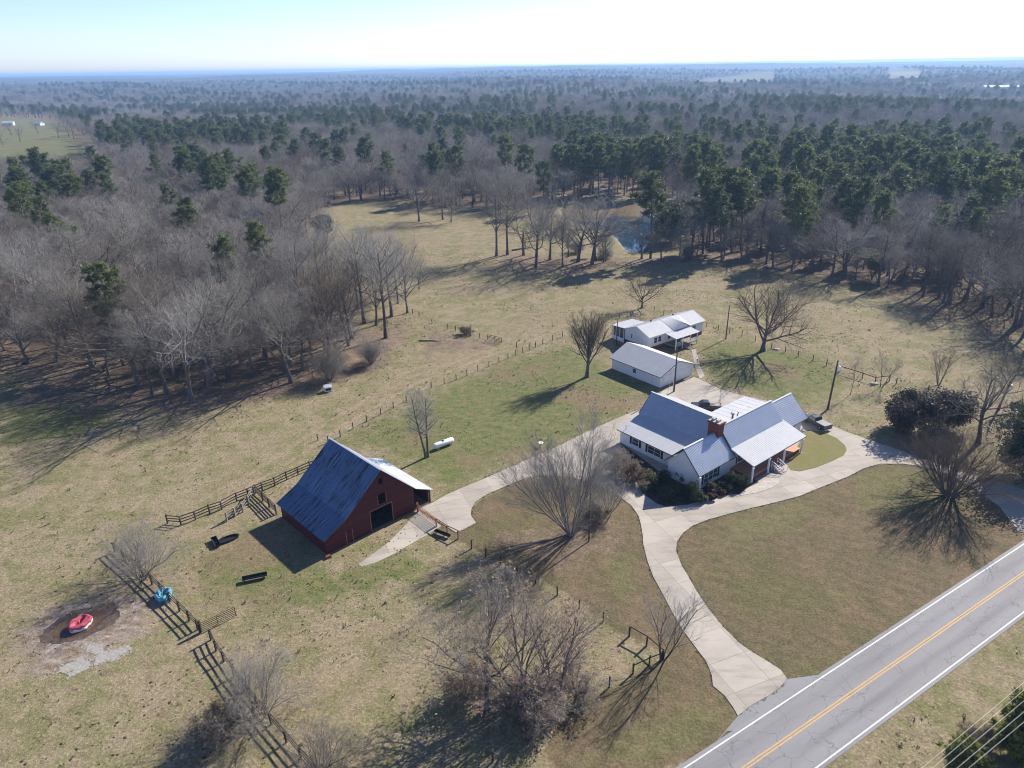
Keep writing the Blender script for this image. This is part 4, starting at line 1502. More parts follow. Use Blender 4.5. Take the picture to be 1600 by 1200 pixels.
fence('wire_fence', 'long wire fence on thin posts running from behind the barn up along the dirt track', [(497, 688), (513, 692), (532, 683), (552, 670), (573, 659), (595, 648), (615, 638), (635, 627), (655, 616), (674, 606), (694, 604 - 4), (713, 594), (730, 587), (747, 580), (764, 573), (780, 566), (794, 560), (806, 555)], 1.25, (0.35, 0.7, 1.15), 0.13, rail='wire')
fence('wire_fence', 'wire fence on thin posts between the dirt track and the upright bare tree', [(807, 543), (817, 551), (827, 547), (837, 543), (848, 538), (863, 532), (879, 526), (897, 518), (915, 511), (935, 505)], 1.25, (0.35, 0.7, 1.15), 0.14, rail='wire')
fence('wire_fence', 'wire fence behind the low white house and below the small spreading tree', [(950, 500), (968, 497), (985, 494), (1003, 479), (1022, 486), (1037, 492), (1060, 499), (1104, 511), (1122, 516), (1140, 521), (1159, 526), (1180, 533)], 1.25, (0.35, 0.7, 1.15), 0.14, rail='wire')
fence('wire_fence', 'wire fence crossing behind the big spreading tree and the transformer pole', [(1205, 545), (1227, 550), (1247, 557), (1270, 564), (1291, 571), (1312, 580)], 1.3, (0.35, 0.7, 1.15), 0.15, rail='wire')
fence('brace_rails', 'wooden brace rails in the fence right of the transformer pole', [(1312, 581), (1347, 592), (1367, 599), (1389, 596)], 1.35, (1.25,), 0.16)
fence('wire_fence', 'wire fence at the right edge beyond the dark magnolia', [(1400, 600), (1450, 612), (1500, 622), (1550, 628), (1595, 633), (1660, 645)], 1.3, (0.35, 0.7, 1.15), 0.15, rail='wire')
fence('corral_fence', 'dark three board corral fence running out left from the barn', [(262, 818), (283, 820), (306, 812), (328, 802), (347, 796), (370, 783), (388, 776), (410, 766), (430, 759), (448, 750), (466, 742), (485, 734), (505, 727)], 1.45, (0.45, 0.9, 1.35), 0.16)
fence('chute_fence', 'dark five board fence angled between the corral and the barn corner', [(399, 772), (411, 783), (421, 793), (432, 804)], 1.6, (0.3, 0.6, 0.9, 1.2, 1.5), 0.16)
fence('old_board_fence', 'leaning grey board fence inside the corral', [(355, 815), (368, 807), (380, 800), (389, 788), (398, 773)], 1.5, (0.5, 1.0, 1.4), 0.2, 'wood_grey')
fence('pasture_fence', 'overgrown dark board fence running down from the grey bush to the tube gate', [(180, 862), (195, 876), (210, 888), (224, 900), (238, 913), (252, 926), (266, 940), (281, 955), (296, 970), (309, 984)], 1.5, (0.5, 0.95, 1.4), 0.17)
fence('pasture_fence', 'overgrown dark board fence along the bottom left past the fence gap', [(330, 1000), (338, 1017), (350, 1034), (366, 1057), (383, 1080), (402, 1105), (424, 1132), (448, 1160), (470, 1186), (497, 1215), (520, 1245)], 1.5, (0.5, 0.95, 1.4), 0.17)
fence('wire_fence', 'wire fence of dark posts running from the barn gate across the lawn edge', [(716, 842), (737, 857), (759, 870), (783, 882), (808, 897), (837, 913), (871, 930), (905, 951), (942, 972), (983, 994)], 1.35, (0.35, 0.7, 1.2), 0.16, rail='wire')
fence('gate_rail', 'dark pipe rail between the red barn gate and the lawn fence', [(682, 823), (699, 834), (716, 842)], 1.35, (1.3,), 0.17, 'gate_red')
fence('corner_brace', 'dark rail and posts at the fence corner beside the slim tree', [(983, 994), (1010, 1009), (1035, 1031)], 1.35, (1.3,), 0.18)
fence('corner_brace', 'thin grey rail and posts coming back from the fence corner', [(1033, 1033), (1014, 1040), (989, 1052)], 1.35, (1.25,), 0.16, 'wood_dark')
fence('wire_fence', 'wire fence on dark posts running under the brown leaved thicket', [(989, 1053), (952, 1074), (912, 1098), (867, 1126), (821, 1157), (770, 1190), (720, 1222)], 1.35, (0.35, 0.7, 1.2), 0.16, rail='wire')
fence('old_fence_row', 'brushy row of short posts below the big left woods trees', [(645, 490), (655, 494), (675, 506), (700, 514), (712, 517), (735, 525), (750, 529)], 1.2, (0.4, 0.8, 1.1), 0.15, rail='wire')


def tube_gate(name, label, a, b, h, m, nb=6, r=0.025, sag=0.0):
    A, B = at(*a), at(*b)
    L = (B - A).length
    root = thing(name, label, 'gate', A, math.atan2(B.y - A.y, B.x - A.x))
    f = MB()
    for x in (0, L): f.tube([(x, 0, 0.15), (x, 0, h)], r * 1.3, 6)
    f.tube([(L / 2, 0, 0.15), (L / 2, 0, h)], r, 6)
    f.build('frame', M[m], root)
    g = MB()
    for k in range(nb):
        z = 0.2 + (h - 0.22) * k / (nb - 1)
        g.tube([(0, 0, z), (L, 0, z - sag)], r, 6)
    g.build('bars', M[m], root)
    return root


tube_gate('tube_gate', 'dark steel tube gate standing open in the bottom left fence gap', (312, 991), (369, 963), 1.45, 'rust', 6, 0.035)
tube_gate('tube_gate', 'faded red tube gate across the drive at the barn corner', (654, 801), (682, 822), 1.4, 'gate_red', 6, 0.035)
tube_gate('steel_gate', 'small rusty gate beside the dirt track below the left woods', (762, 532), (784, 537), 1.5, 'rust', 5, 0.05)
MB().add([], []).v
gp_ = at(653, 800)
pst = MB()
pst.bar((gp_.x, gp_.y, 0), (gp_.x, gp_.y, 1.6), 0.22, 0.22, (0, 1, 0))
tag(pst.build('gate_post', M['gate_red']), 'stout red gate post at the barn corner', 'post')
gp_ = at(310, 988)
pst = MB()
pst.bar((gp_.x + .3, gp_.y, -.1), (gp_.x + .35, gp_.y, 1.75), 0.24, 0.24, (0, 1, 0))
tag(pst.build('gate_post', M['wood_dark']), 'dark gate post holding the open tube gate', 'post')


# ------------------------------------------------------------------ poles and wires
def pole(label, px, py, top, r=0.15, lean=0.0, kit=None):
    p = at(px, py)
    h = height_of(px, py, top)
    root = thing('utility_pole', label, 'pole', p)
    MB().tube([(0, 0, -0.3), (lean * h / 2, 0, h / 2), (lean * h, 0, h)], [r * 1.15, r, r * 0.75], 10).build('shaft', M['wood_pole'], root, True)
    if kit == 'transformer':
        t = MB()
        t.lathe([(0, 0), (0.26, 0), (0.28, 0.05), (0.28, 0.85), (0.2, 0.95), (0, 0.97)], (lean * h + 0.5, 0, h - 2.1), 16)
        t.bar((lean * h, 0, h - 1.5), (lean * h + .3, 0, h - 1.5), .08, .08)
        t.build('transformer', M['white'], root)
    if kit == 'conduit':
        MB().tube([(-0.25, -0.1, 0), (-0.2, -0.1, h * 0.6)], 0.05, 6).build('conduit', M['white'], root)
        MB().tube([(-1.6, -1.2, 0.0), (0, 0, h * 0.72)], 0.03, 5).build('guy_wire', M['steel_pale'], root)
        MB().lathe([(0, 0), (0.16, 0.02), (0.16, 0.4), (0, 0.45)], (-0.3, 0, h * .52), 10).build('lamp', M['white'], root)
    return root


pole('tall dark utility pole with a small transformer right of the farmhouse', 1293, 640, 563, 0.17, 0.03, 'transformer')
pole('utility pole with a pale guy wire in front of the garage', 1053, 612, 544, 0.15, 0.0, 'conduit')
pole('plain wooden pole beside the big spreading tree', 1134, 530, 477, 0.13, 0.0)
pole('short pale pole at the corner of the small white house', 963, 540, 498, 0.11, 0.01)
pole('slim dark pole standing in the tall multi stemmed bare bush', 920, 846, 765, 0.09, 0.0)

line_z = 8.5
pw = thing('power_line', 'five thin overhead wires running beside the road at the bottom right corner', 'power line', (0, 0, 0))
for (a, b) in (((1442, 1199), (1600, 1066)), ((1457, 1200), (1600, 1078)), ((1474, 1200), (1600, 1095)), ((1497, 1199), (1600, 1112)), ((1514, 1200), (1600, 1128))):
    A, B = at(*a, line_z), at(*b, line_z)
    d = (B - A).normalized()
    pts = []
    for k in range(-8, 15):
        q = A + d * (k * 5.0)
        u = (k + 8) / 22.0
        pts.append((q.x, q.y, line_z + 0.25 - 1.0 * u * (1 - u)))
    MB().tube(pts, 0.011, 5, False).build('wire', M['steel_pale'], pw)


# ------------------------------------------------------------------ yard objects
def two(a, b):
    A, B = at(*a), at(*b)
    c = (A + B) / 2
    return c, math.atan2(B.y - A.y, B.x - A.x), (B - A).length


c, rz, L = two((677, 704), (709, 692))
tank = thing('propane_tank', 'long white propane tank lying on the grass behind the forked bare tree', 'tank', c, rz)
mb = MB()
pr = [(0.01, -L / 2), (0.25, -L / 2 + .06), (0.42, -L / 2 + .2), (0.5, -L / 2 + .42), (0.5, L / 2 - .42), (0.42, L / 2 - .2), (0.25, L / 2 - .06), (0.01, L / 2)]
mb.tube([(z, 0, 0.72) for r, z in pr], [r for r, z in pr], 24)
mb.build('vessel', M['white'], tank, True)
MB().lathe([(0, .2), (0.2, .18), (0.22, 0)], (0.0, 0, 1.18), 16).build('dome', M['wood_grey'], tank, True)
for x in (-L * .3, L * .3): MB().box(x - .15, x + .15, -.4, .4, 0, .36).build('saddle', M['stone'], tank)


def trough(label, a, b, w=0.5, h=0.42, m='black', legs=True):
    c, rz, L = two(a, b)
    r = thing('feed_trough', label, 'trough', c, rz)
    vs, fs = [], []
    n = 10
    prof = [(w / 2 * math.cos(t), -w * 0.55 * math.sin(t)) for t in np.linspace(0, math.pi, n)]
    prof2 = [(0.86 * x, 0.86 * z + 0.0) for x, z in prof]
    full = prof + prof2[::-1]
    for x in (-L / 2, L / 2):
        vs += [(x, y, h + z) for y, z in full]
    k = len(full)
    fs = [(i, (i + 1) % k, k + (i + 1) % k, k + i) for i in range(k)]
    mb = MB().add(vs, fs)
    for x in (-L / 2, L / 2 - .03): mb.add([(x + e, y, h + z) for e in (0, .03) for y, z in prof], [tuple(range(n)), tuple(range(2 * n - 1, n - 1, -1))] + [(i, i + 1, n + i + 1, n + i) for i in range(n - 1)])
    mb.build('trough_body', M[m], r)
    if legs:
        for x in (-L * .4, L * .4):
            l = MB()
            l.bar((x, -w * .5, 0), (x, 0, h * .6), .06, .06)
            l.bar((x, w * .5, 0), (x, 0, h * .6), .06, .06)
            l.build('leg', M['rust'], r)
    return r


trough('long black feed trough on legs left of the barn shadow', (379, 909), (418, 901), 0.7, 0.6)
trough('black feed trough beside the red barn gate', (680, 832), (703, 841), 0.55, 0.5)
trough('tipped black half pipe lying by the corral', (334, 843), (341, 856), 0.8, 0.5, 'black', False)
c = at(356, 844)
bk = thing('feed_bunk', 'low oval black rubber feed bunk beside the half pipe', 'feeder', c, R(38))
MB().lathe([(0.0, .05), (.9, .05), (1.0, .3), (1.1, .32), (1.08, 0)], (0, 0, 0), 24, lambda t, i: 1.0 / math.sqrt(math.cos(t) ** 2 * .45 + math.sin(t) ** 2 * 2.6)).build('bunk_body', M['black'], bk)
tag(MB().tube([(0, 0, .05), (1.5, .1, .08)], .04, 6).build('iron_bar', M['rust']), 'thin rusty bar on the grass left of the half pipe', 'bar')
o = bpy.data.objects['iron_bar']
o.location = at(325, 856)
o.rotation_euler = (0, 0, R(120))


def ring(name, label, px, py, rad, h, m1, m2, seed, squash):
    p = at(px, py)
    r = thing(name, label, 'feeder', p, 0.6)
    rg = np.random.default_rng(seed)
    ph = rg.random(4) * 6.28
    def j(t, i): return (1 + 0.10 * math.sin(2 * t + ph[0]) + 0.05 * math.sin(5 * t + ph[1])) * (1 + 0.04 * math.sin(9 * t + i + ph[2]))
    def j2(t, i): return j(t, i) * (1 if i < 4 else 1 + 0.5 * math.cos(2 * (t - 0.9)) + 0.15 * math.sin(3 * t + ph[3])) * (1 + 0.03 * math.sin(7 * t + 2 * i))
    MB().lathe([(rad * .92, 0), (rad, .1), (rad, h * .55), (rad * .96, h * .62)], (0, 0, 0), 40, j).build('base_ring', M[m2], r, True)
    MB().lathe([(rad * .98, h * .45), (rad * 1.04, h * .75), (rad * .98, h), (rad * .80, h * 1.08), (rad * .55, h * 1.02), (rad * .36, h * .92), (rad * .30, h * .5), (rad * .2, h * .2)], (0, 0, 0), 40, j2).build('top_ring', M[m1], r, True)
    fl = MB()
    n = 14
    vs = []
    for k in range(n):
        t = math.pi * (0.1 + 1.1 * k / (n - 1))
        z = h * (1.12 + .16 * math.sin(k * 1.3))
        vs += [(rad * .9 * math.cos(t), rad * .9 * math.sin(t), z), (rad * (.30 + .1 * math.sin(k)) * math.cos(t), rad * (.30 + .1 * math.cos(k * 2)) * math.sin(t), z + .06 - .25 * math.sin(k * .9) ** 2), ]
    fl.add(vs, [(2 * k, 2 * k + 2, 2 * k + 3, 2 * k + 1) for k in range(n - 1)])
    return r


M['pink'] = simple('pink_rubber', (0.50, 0.095, 0.12), 0.9, 0, 0.45, 1.6)
M['teal'] = simple('teal_rubber', (0.055, 0.21, 0.29), 0.9, 0, 0.45, 1.6)
M['teal_lt'] = simple('teal_rubber_pale', (0.12, 0.33, 0.42), 0.9, 0, 0.45, 1.6)
ring('mineral_feeder', 'faded pink rubber mineral feeder with a white base in the muddy puddle', 127, 978, 1.15, 0.75, 'pink', 'white', 3, 1)
ring('mineral_feeder', 'teal blue rubber feeder leaning against the overgrown board fence', 257, 934, 1.05, 0.8, 'teal_lt', 'teal', 5, 1)

c = at(513, 611)
bx = thing('salt_feeder', 'white box feeder standing alone on the grass by the left woods', 'feeder', c, R(20))
mb = MB()
mb.box(-.75, .75, -.5, .5, 0.05, 1.0)
mb.build('box_body', M['white'], bx, False, 0.05)
MB().hexa([(-.85, -.6, 1.0), (.85, -.6, 1.0), (.85, .6, 1.25), (-.85, .6, 1.25), (-.85, -.6, 1.06), (.85, -.6, 1.06), (.85, .6, 1.31), (-.85, .6, 1.31)]).build('lid', M['roof_white'], bx)
mb = MB()
mb.box(-.55, .55, -.53, -.505, .3, .8)
mb.build('dark_opening_panel', M['black'], bx)  # black panel painted in for the dark inside of a hole
c = at(845, 698)
bb = thing('birdbath', 'small pale birdbath on the lawn edge beside the drive', 'birdbath', c)
MB().lathe([(.22, 0), (.2, .06), (.08, .12), (.08, .6), (.14, .68)], n=14).build('pedestal', M['stone'], bb, True)
MB().lathe([(.1, .66), (.4, .74), (.45, .82), (.4, .82), (.05, .74)], n=18).build('bowl', M['white'], bb, True)
for i, (q, lab) in enumerate((((1213, 546), 'pale stone at the foot of the big spreading tree'), ((1366, 600), 'flat pale slab by the wooden brace rails'), ((1580, 603), 'small white bucket at the far right of the pasture'), ((1213, 738), 'small white stone beside the porch step'))):
    p = at(*q)
    o = MB().lathe([(0.01, .0), (.5, 0), (.55, .12), (.4, .26), (.01, .3)], n=12, jit=lambda t, k: 1 + .15 * math.sin(3 * t + i)).build('stone', M['stone'] if i != 2 else M['white'])
    o.location = (p.x, p.y, 0)
    o.scale = (1.6, 1, 1) if i < 2 else (.6, .6, 1)
    tag(o, lab, 'stone')


# ------------------------------------------------------------------ pickups
def wheel(parent, x, y, side):
    t = MB()
    w = 0.24
    pr = [(0.26, 0), (0.36, 0.0), (0.4, 0.05), (0.4, w - .05), (0.36, w), (0.26, w)]
    n = 22
    vs = [(x + r * math.cos(2 * math.pi * k / n), y + side * d, 0.4 + r * math.sin(2 * math.pi * k / n)) for r, d in pr for k in range(n)]
    fs = [(i * n + k, i * n + (k + 1) % n, (i + 1) * n + (k + 1) % n, (i + 1) * n + k) for i in range(5) for k in range(n)]
    wh = t.add(vs, fs).build('wheel', M['rubber'], parent, True)
    MB().tube([(x, y + side * .04, .4), (x, y + side * (w - .02), .4)], 0.27, 18).build('rim', M['chrome'], wh)


def pickup(label, p, rz, paint, cover):
    r = thing('pickup_truck', label, 'pickup', p, rz)
    b = MB()
    prof = [(-0.62, .42), (-0.62, 1.12), (1.15, 1.14), (2.45, 1.06), (2.72, .92), (2.78, .5), (2.7, .42)]
    k = len(prof)
    b.add([(x, -.95, z) for x, z in prof] + [(x, .95, z) for x, z in prof], [tuple(range(k)), tuple(range(2 * k - 1, k - 1, -1))] + [(i, (i + 1) % k, k + (i + 1) % k, k + i) for i in range(k)])
    b.build('body', paint, r, False, 0.06)
    e = MB()
    e.box(-2.75, -0.66, -.95, -.86, .5, 1.12)
    e.box(-2.75, -0.66, .86, .95, .5, 1.12)
    e.box(-2.72, -0.66, -.86, .86, .5, .62)
    e.box(-.72, -.66, -.86, .86, .62, 1.1)
    e.build('bed', paint, r)
    MB().box(-2.83, -2.75, -.92, .92, .52, 1.12).build('tailgate', paint, r, False, 0.02)
    cab = MB()
    cab.hexa([(-.6, -.9, 1.12), (1.3, -.9, 1.12), (1.3, .9, 1.12), (-.6, .9, 1.12), (-.42, -.72, 1.82), (.55, -.72, 1.82), (.55, .72, 1.82), (-.42, .72, 1.82)])
    cab.build('cab', paint, r, False, 0.05)
    g = MB()
    g.hexa([(.66, -.70, 1.76), (1.24, -.80, 1.19), (1.24, .80, 1.19), (.66, .70, 1.76), (.70, -.70, 1.79), (1.28, -.80, 1.22), (1.28, .80, 1.22), (.70, .70, 1.79)])
    g.build('windscreen', M['glass'], r)
    g = MB()
    g.hexa([(-.59, -.75, 1.2), (-.60, .75, 1.2), (-.46, .66, 1.74), (-.46, -.66, 1.74), (-.62, -.75, 1.2), (-.63, .75, 1.2), (-.49, .66, 1.74), (-.49, -.66, 1.74)])
    g.build('rear_window', M['glass'], r)
    for s in (-1, 1):
        for x0, x1, xt0, xt1 in ((-.5, .25, -.38, .22), (.32, 1.12, .28, .58)):
            g = MB()
            g.hexa([(x0, s * .885, 1.2), (x1, s * .885, 1.2), (xt1, s * .755, 1.74), (xt0, s * .755, 1.74), (x0, s * .91, 1.2), (x1, s * .91, 1.2), (xt1, s * .78, 1.74), (xt0, s * .78, 1.74)])
            g.build('side_window', M['glass'], r)
        MB().box(.95, 1.1, s * .95 if s > 0 else -1.12, 1.12 if s > 0 else -.95, 1.15, 1.32).build('mirror', M['black'], r)
        wheel(r, 1.75, s * .74, s)
        wheel(r, -1.7, s * .74, s)
        MB().box(2.66, 2.8, min(s * .62, s * .92), max(s * .62, s * .92), .72, .9).build('headlight', M['frame'], r)
        MB().box(-2.86, -2.74, min(s * .86, s * .955), max(s * .86, s * .955), .72, 1.05).build('tail_light', M['pink'], r)
    m_ = MB()
    m_.box(2.76, 2.92, -.93, .93, .42, .62)
    m_.build('bumper', M['chrome'], r, False, 0.02)
    MB().box(-3.0, -2.84, -.9, .9, .42, .58).build('bumper', M['chrome'], r, False, 0.02)
    if cover:
        MB().hexa([(-2.8, -.93, 1.125), (-.66, -.93, 1.125), (-.66, .93, 1.125), (-2.8, .93, 1.125), (-2.78, -.9, 1.2), (-.68, -.9, 1.24), (-.68, .9, 1.24), (-2.78, .9, 1.2)]).build('bed_cover', M['cover_grey'], r)
    return r


def paint(name, c):
    t = NT(name, 0.25, 0.0, 0.5)
    t.base(c)
    t.b.inputs['Coat Weight'].default_value = 0.6
    t.set(t.b.inputs['Roughness'], t.rng(t.noise(2, 3, vec=t.co('Object')), 0, 1, 0.2, 0.45))
    return t.m


M['paint_black'] = paint('truck_paint_black', (0.02, 0.02, 0.022))
M['paint_dark'] = paint('truck_paint_charcoal', (0.03, 0.032, 0.04))
M['cover_grey'] = simple('tonneau_vinyl', (0.16, 0.17, 0.17), 0.5, 0, 0.2, 2)
pickup('black pickup with an open bed of pale boards parked behind the farmhouse', at(1102, 640), R(172), M['paint_black'], False)
tt = at(1102, 640)
q = tt + Vector((math.cos(R(172)), math.sin(R(172)), 0)) * -1.7
ld = MB()
rr = random.Random(4)
for k in range(7):
    ld.bar((rr.uniform(-1.1, -.7), -.6 + k * .2, 1.0 + .1 * rr.random()), (rr.uniform(.7, 1.0), -.6 + k * .2 + rr.uniform(-.2, .2), 1.06 + .22 * rr.random()), .16, .06)
o = ld.build('lumber_load', M['stone'])
o.location = (q.x, q.y, 0.12)
o.rotation_euler = (0, 0, R(172))
tag(o, 'pale loose boards lying in the bed of the black pickup', 'lumber')
pickup('dark pickup with a grey bed cover parked at the right end of the farmhouse', at(1274, 664), R(115), M['paint_dark'], True)


def log_(label, a, b, r=0.16, m='bark'):
    A, B = at(*a), at(*b)
    mid = (A + B) / 2 + Vector((0.2, 0.1, 0))
    o = MB().tube([A + Vector((0, 0, r)), mid + Vector((0, 0, r + .05)), B + Vector((0, 0, r))], [r, r * .9, r * .6], 7).build('fallen_log', M[m])
    return tag(o, label, 'log')


log_('fallen log on the brown grass by the old fence row', (655, 533), (686, 534), .15)
log_('dark fallen limb in the shade at the far left woods edge', (35, 570), (85, 545), .22)
log_('fallen limb under the pond side trees', (892, 408), (918, 406), .3)
log_('fallen limb left of the pond side trees', (800, 392), (830, 388), .3)


# ------------------------------------------------------------------ trees that stand alone
HERO = []


def hero(*a, **k):
    r = put_bare(*a, **k)
    HERO.append((r.location.x, r.location.y))
    return r


hero('bare_tree', 'tall many stemmed bare tree on the grass island left of the farmhouse', 'tree', 893, 836, 640, seed=11, style='vase', stems=17, twig='twig_pale', bark='bark_pale', spread=1.15, dens=1.25, rtrunk=0.12)
hero('bare_tree', 'big spreading bare tree with a short trunk in the back yard', 'tree', 1192, 548, 424, seed=12, style='spread', spread=1.0, dens=1.0, twig='twig_brown', rtrunk=0.55)
hero('bare_tree', 'upright oval bare tree left of the garage', 'tree', 917, 589, 478, seed=13, style='pear', twig='twig_brown', dens=1.0, rtrunk=0.34)
hero('bare_tree', 'small spreading bare tree behind the low white house', 'tree', 1003, 481, 413, seed=14, style='spread', spread=0.95, dens=0.75, twig='twig_brown', rtrunk=0.3)
hero('bare_tree', 'forked bare tree beside the propane tank', 'tree', 667, 714, 597, seed=15, style='tall', stems=2, spread=0.6, dens=0.7, twig='twig_pale', rtrunk=0.2)
hero('bare_tree', 'slim many stemmed bare tree at the fence corner above the drive mouth', 'tree', 1035, 1032, 908, seed=16, style='vase', stems=5, spread=0.85, dens=0.8, twig='twig', rtrunk=0.09)
hero('bare_tree', 'large rounded many stemmed bare tree casting a fan of shadow near the road', 'tree', 1483, 776, 668, seed=17, style='vase', stems=28, spread=1.6, dens=1.0, twig='twig_brown', rtrunk=0.10)
hero('bare_tree', 'crooked dark bare tree behind the dark evergreen at the right', 'tree', 1528, 692, 545, seed=18, style='oak', spread=0.9, dens=0.7, twig='twig', lean=(0.25, 0.1), rtrunk=0.36)
hero('bare_tree', 'slim sapling on the lawn right of the transformer pole', 'tree', 1329, 616, 548, seed=19, style='tall', dens=0.5, twig='twig', rtrunk=0.07)
hero('bare_tree', 'thin two stemmed sapling beside the wooden brace rails', 'tree', 1377, 605, 548, seed=20, style='tall', stems=2, dens=0.5, twig='twig', rtrunk=0.07)
hero('bare_tree', 'bushy bare sapling just above the dark evergreen', 'tree', 1466, 602, 540, seed=21, style='vase', stems=5, spread=0.9, dens=0.7, twig='twig_brown', rtrunk=0.08)
hero('bare_tree', 'mid sized bare tree at the right end of the wire fence', 'tree', 1560, 640, 535, seed=22, style='oak', spread=1.0, dens=0.7, twig='twig_brown', rtrunk=0.22)
hero('bare_thicket', 'pale trunked bare tree rising from the left of the brown leaved thicket', 'tree', 762, 1108, 905, seed=23, style='oak', spread=1.1, dens=0.8, twig='twig_pale', rtrunk=0.3, leaves=1500)
hero('bare_thicket', 'crooked bare tree in the middle of the brown leaved thicket', 'tree', 815, 1098, 925, seed=24, style='vase', stems=7, spread=1.2, dens=0.7, twig='twig_pale', rtrunk=0.16, leaves=1500)
hero('bare_thicket', 'leaning bare tree on the right of the brown leaved thicket', 'tree', 868, 1085, 935, seed=25, style='vase', stems=7, spread=1.4, dens=0.7, twig='twig_pale', rtrunk=0.15, leaves=1500)
hero('bare_thicket', 'low tangled brush at the foot of the brown leaved thicket', 'bush', 800, 1110, H=5.0, seed=26, style='brush', stems=16, spread=1.7, dens=0.7, twig='twig_pale', rtrunk=0.07, leaves=500)
hero('bare_thicket', 'low pale brush at the right foot of the brown leaved thicket', 'bush', 900, 1080, H=4.0, seed=27, style='brush', stems=14, spread=1.9, dens=0.8, twig='twig_pale', rtrunk=0.06, leaves=700)
hero('bare_thicket', 'tan brush with brown leaves at the left foot of the thicket', 'bush', 728, 1085, H=5.0, seed=45, style='brush', stems=14, spread=1.7, dens=0.8, twig='twig', rtrunk=0.06, leaves=1600)
hero('bare_thicket', 'tan brush with brown leaves at the lower edge of the thicket', 'bush', 845, 1122, H=4.5, seed=46, style='brush', stems=14, spread=1.8, dens=0.8, twig='twig_pale', rtrunk=0.06, leaves=1600)
hero('bare_bush', 'rounded grey bare bush beside the end of the corral fence', 'bush', 222, 905, 810, seed=28, style='brush', stems=16, spread=1.4, dens=0.8, twig='twig_pale', rtrunk=0.055)
hero('bare_bush', 'wide grey brown bare bush on the bottom left fence', 'bush', 408, 1120, 1020, seed=29, style='brush', stems=18, spread=1.6, dens=0.8, twig='twig', rtrunk=0.05)
hero('bare_bush', 'low brown bare bush at the bottom edge right of the fence', 'bush', 500, 1205, 1140, seed=30, style='brush', stems=14, spread=1.7, dens=0.8, twig='twig', rtrunk=0.045)
hero('bare_bush', 'small dark bush at the bottom left fence gap', 'bush', 345, 1145, 1100, seed=31, style='brush', stems=12, spread=1.6, dens=1.0, twig='twig_brown', rtrunk=0.04, leaves=500)
hero('bare_bush', 'dense brown bare bush hugging the left corner of the farmhouse', 'bush', 968, 740, H=4.6, seed=32, style='brush', stems=18, spread=1.5, dens=1.2, twig='twig', rtrunk=0.06, leaves=900)
hero('bare_bush', 'second brown bare bush between the drive and the farmhouse', 'bush', 988, 752, H=3.4, seed=33, style='brush', stems=15, spread=1.5, dens=1.1, twig='twig_brown', rtrunk=0.05, leaves=700)
hero('bare_bush', 'small many stemmed bare bush right of the tall many stemmed tree', 'bush', 952, 800, H=6.5, seed=34, style='vase', stems=12, spread=1.1, dens=0.7, twig='twig', rtrunk=0.05)
hero('bare_bush', 'dark tangled brush at the foot of the tall many stemmed tree', 'bush', 928, 812, H=2.8, seed=35, style='brush', stems=14, spread=1.8, dens=1.0, twig='twig_brown', rtrunk=0.05)
hero('bare_bush', 'large olive brown bush in front of the left woods', 'bush', 517, 592, H=9.5, seed=36, style='brush', stems=22, spread=1.4, dens=1.1, twig='twig', rtrunk=0.08)
hero('bare_bush', 'tawny bush at the foot of the tallest left woods trees', 'bush', 580, 568, H=7.0, seed=37, style='brush', stems=18, spread=1.3, dens=1.0, twig='twig', rtrunk=0.07)
hero('bare_bush', 'pale olive bush row beside the pond', 'bush', 945, 403, H=4, seed=38, style='brush', stems=22, spread=2.0, dens=1.0, twig='twig_pale', rtrunk=0.06)
hero('bare_bush', 'pale round bush left of the pond bushes', 'bush', 900, 394, H=5, seed=39, style='brush', stems=18, spread=1.5, dens=1.0, twig='twig_pale', rtrunk=0.06)
hero('bare_bush', 'grey bush on the pasture edge right of the pond tree', 'bush', 1075, 406, H=6, seed=40, style='brush', stems=18, spread=1.6, dens=1.0, twig='twig', rtrunk=0.06)
hero('bare_bush', 'small round dark bush on the old fence row', 'bush', 727, 522, H=2.4, seed=41, style='brush', stems=12, spread=1.6, dens=1.0, twig='twig_brown', rtrunk=0.04)

# front rank of the left woods and the pond side group, each with its own height
G_L = 'bare trees along the front of the left woods'
for i, (px, py, top, st, lab, sp) in enumerate([
        (135, 542, 385, 'oak', 'leaning bare tree standing apart at the left of the woods edge', 0.9),
        (300, 628, 425, 'oak', 'nearest big bare oak of the left woods with white upper limbs', 1.0),
        (357, 592, 400, 'oak', 'bare tree right behind the nearest big oak', 0.95),
        (455, 598, 425, 'oak', 'bare tree with a dark leaning trunk near the white box feeder', 1.0),
        (478, 530, 345, 'tall', 'bare tree behind the olive brown bush', 1.0),
        (569, 505, 338, 'tall', 'tall bare tree left of the twin tallest trunks', 1.15),
        (603, 528, 345, 'tall', 'tallest bare tree at the right end of the left woods', 1.25),
        (612, 494, 352, 'tall', 'bare tree directly behind the tallest trunk', 1.1),
        (637, 489, 380, 'oak', 'last bare tree of the left woods with limbs reaching over the pasture', 1.25),
        (232, 560, 405, 'oak', 'bare tree between the leaning tree and the nearest big oak', 0.9),
        (60, 500, 365, 'oak', 'bare tree at the far left edge of the woods', 1.0),
        (415, 560, 390, 'oak', 'bare tree behind the dark leaning trunk', 1.0)]):
    hero('bare_tree', lab, 'tree', px, py, top, seed=60 + i, style=st, spread=sp, dens=0.85, group=G_L, twig='twig_pale' if i % 3 == 1 else 'twig')
G_T = 'bare trees strung along the right end of the left woods'
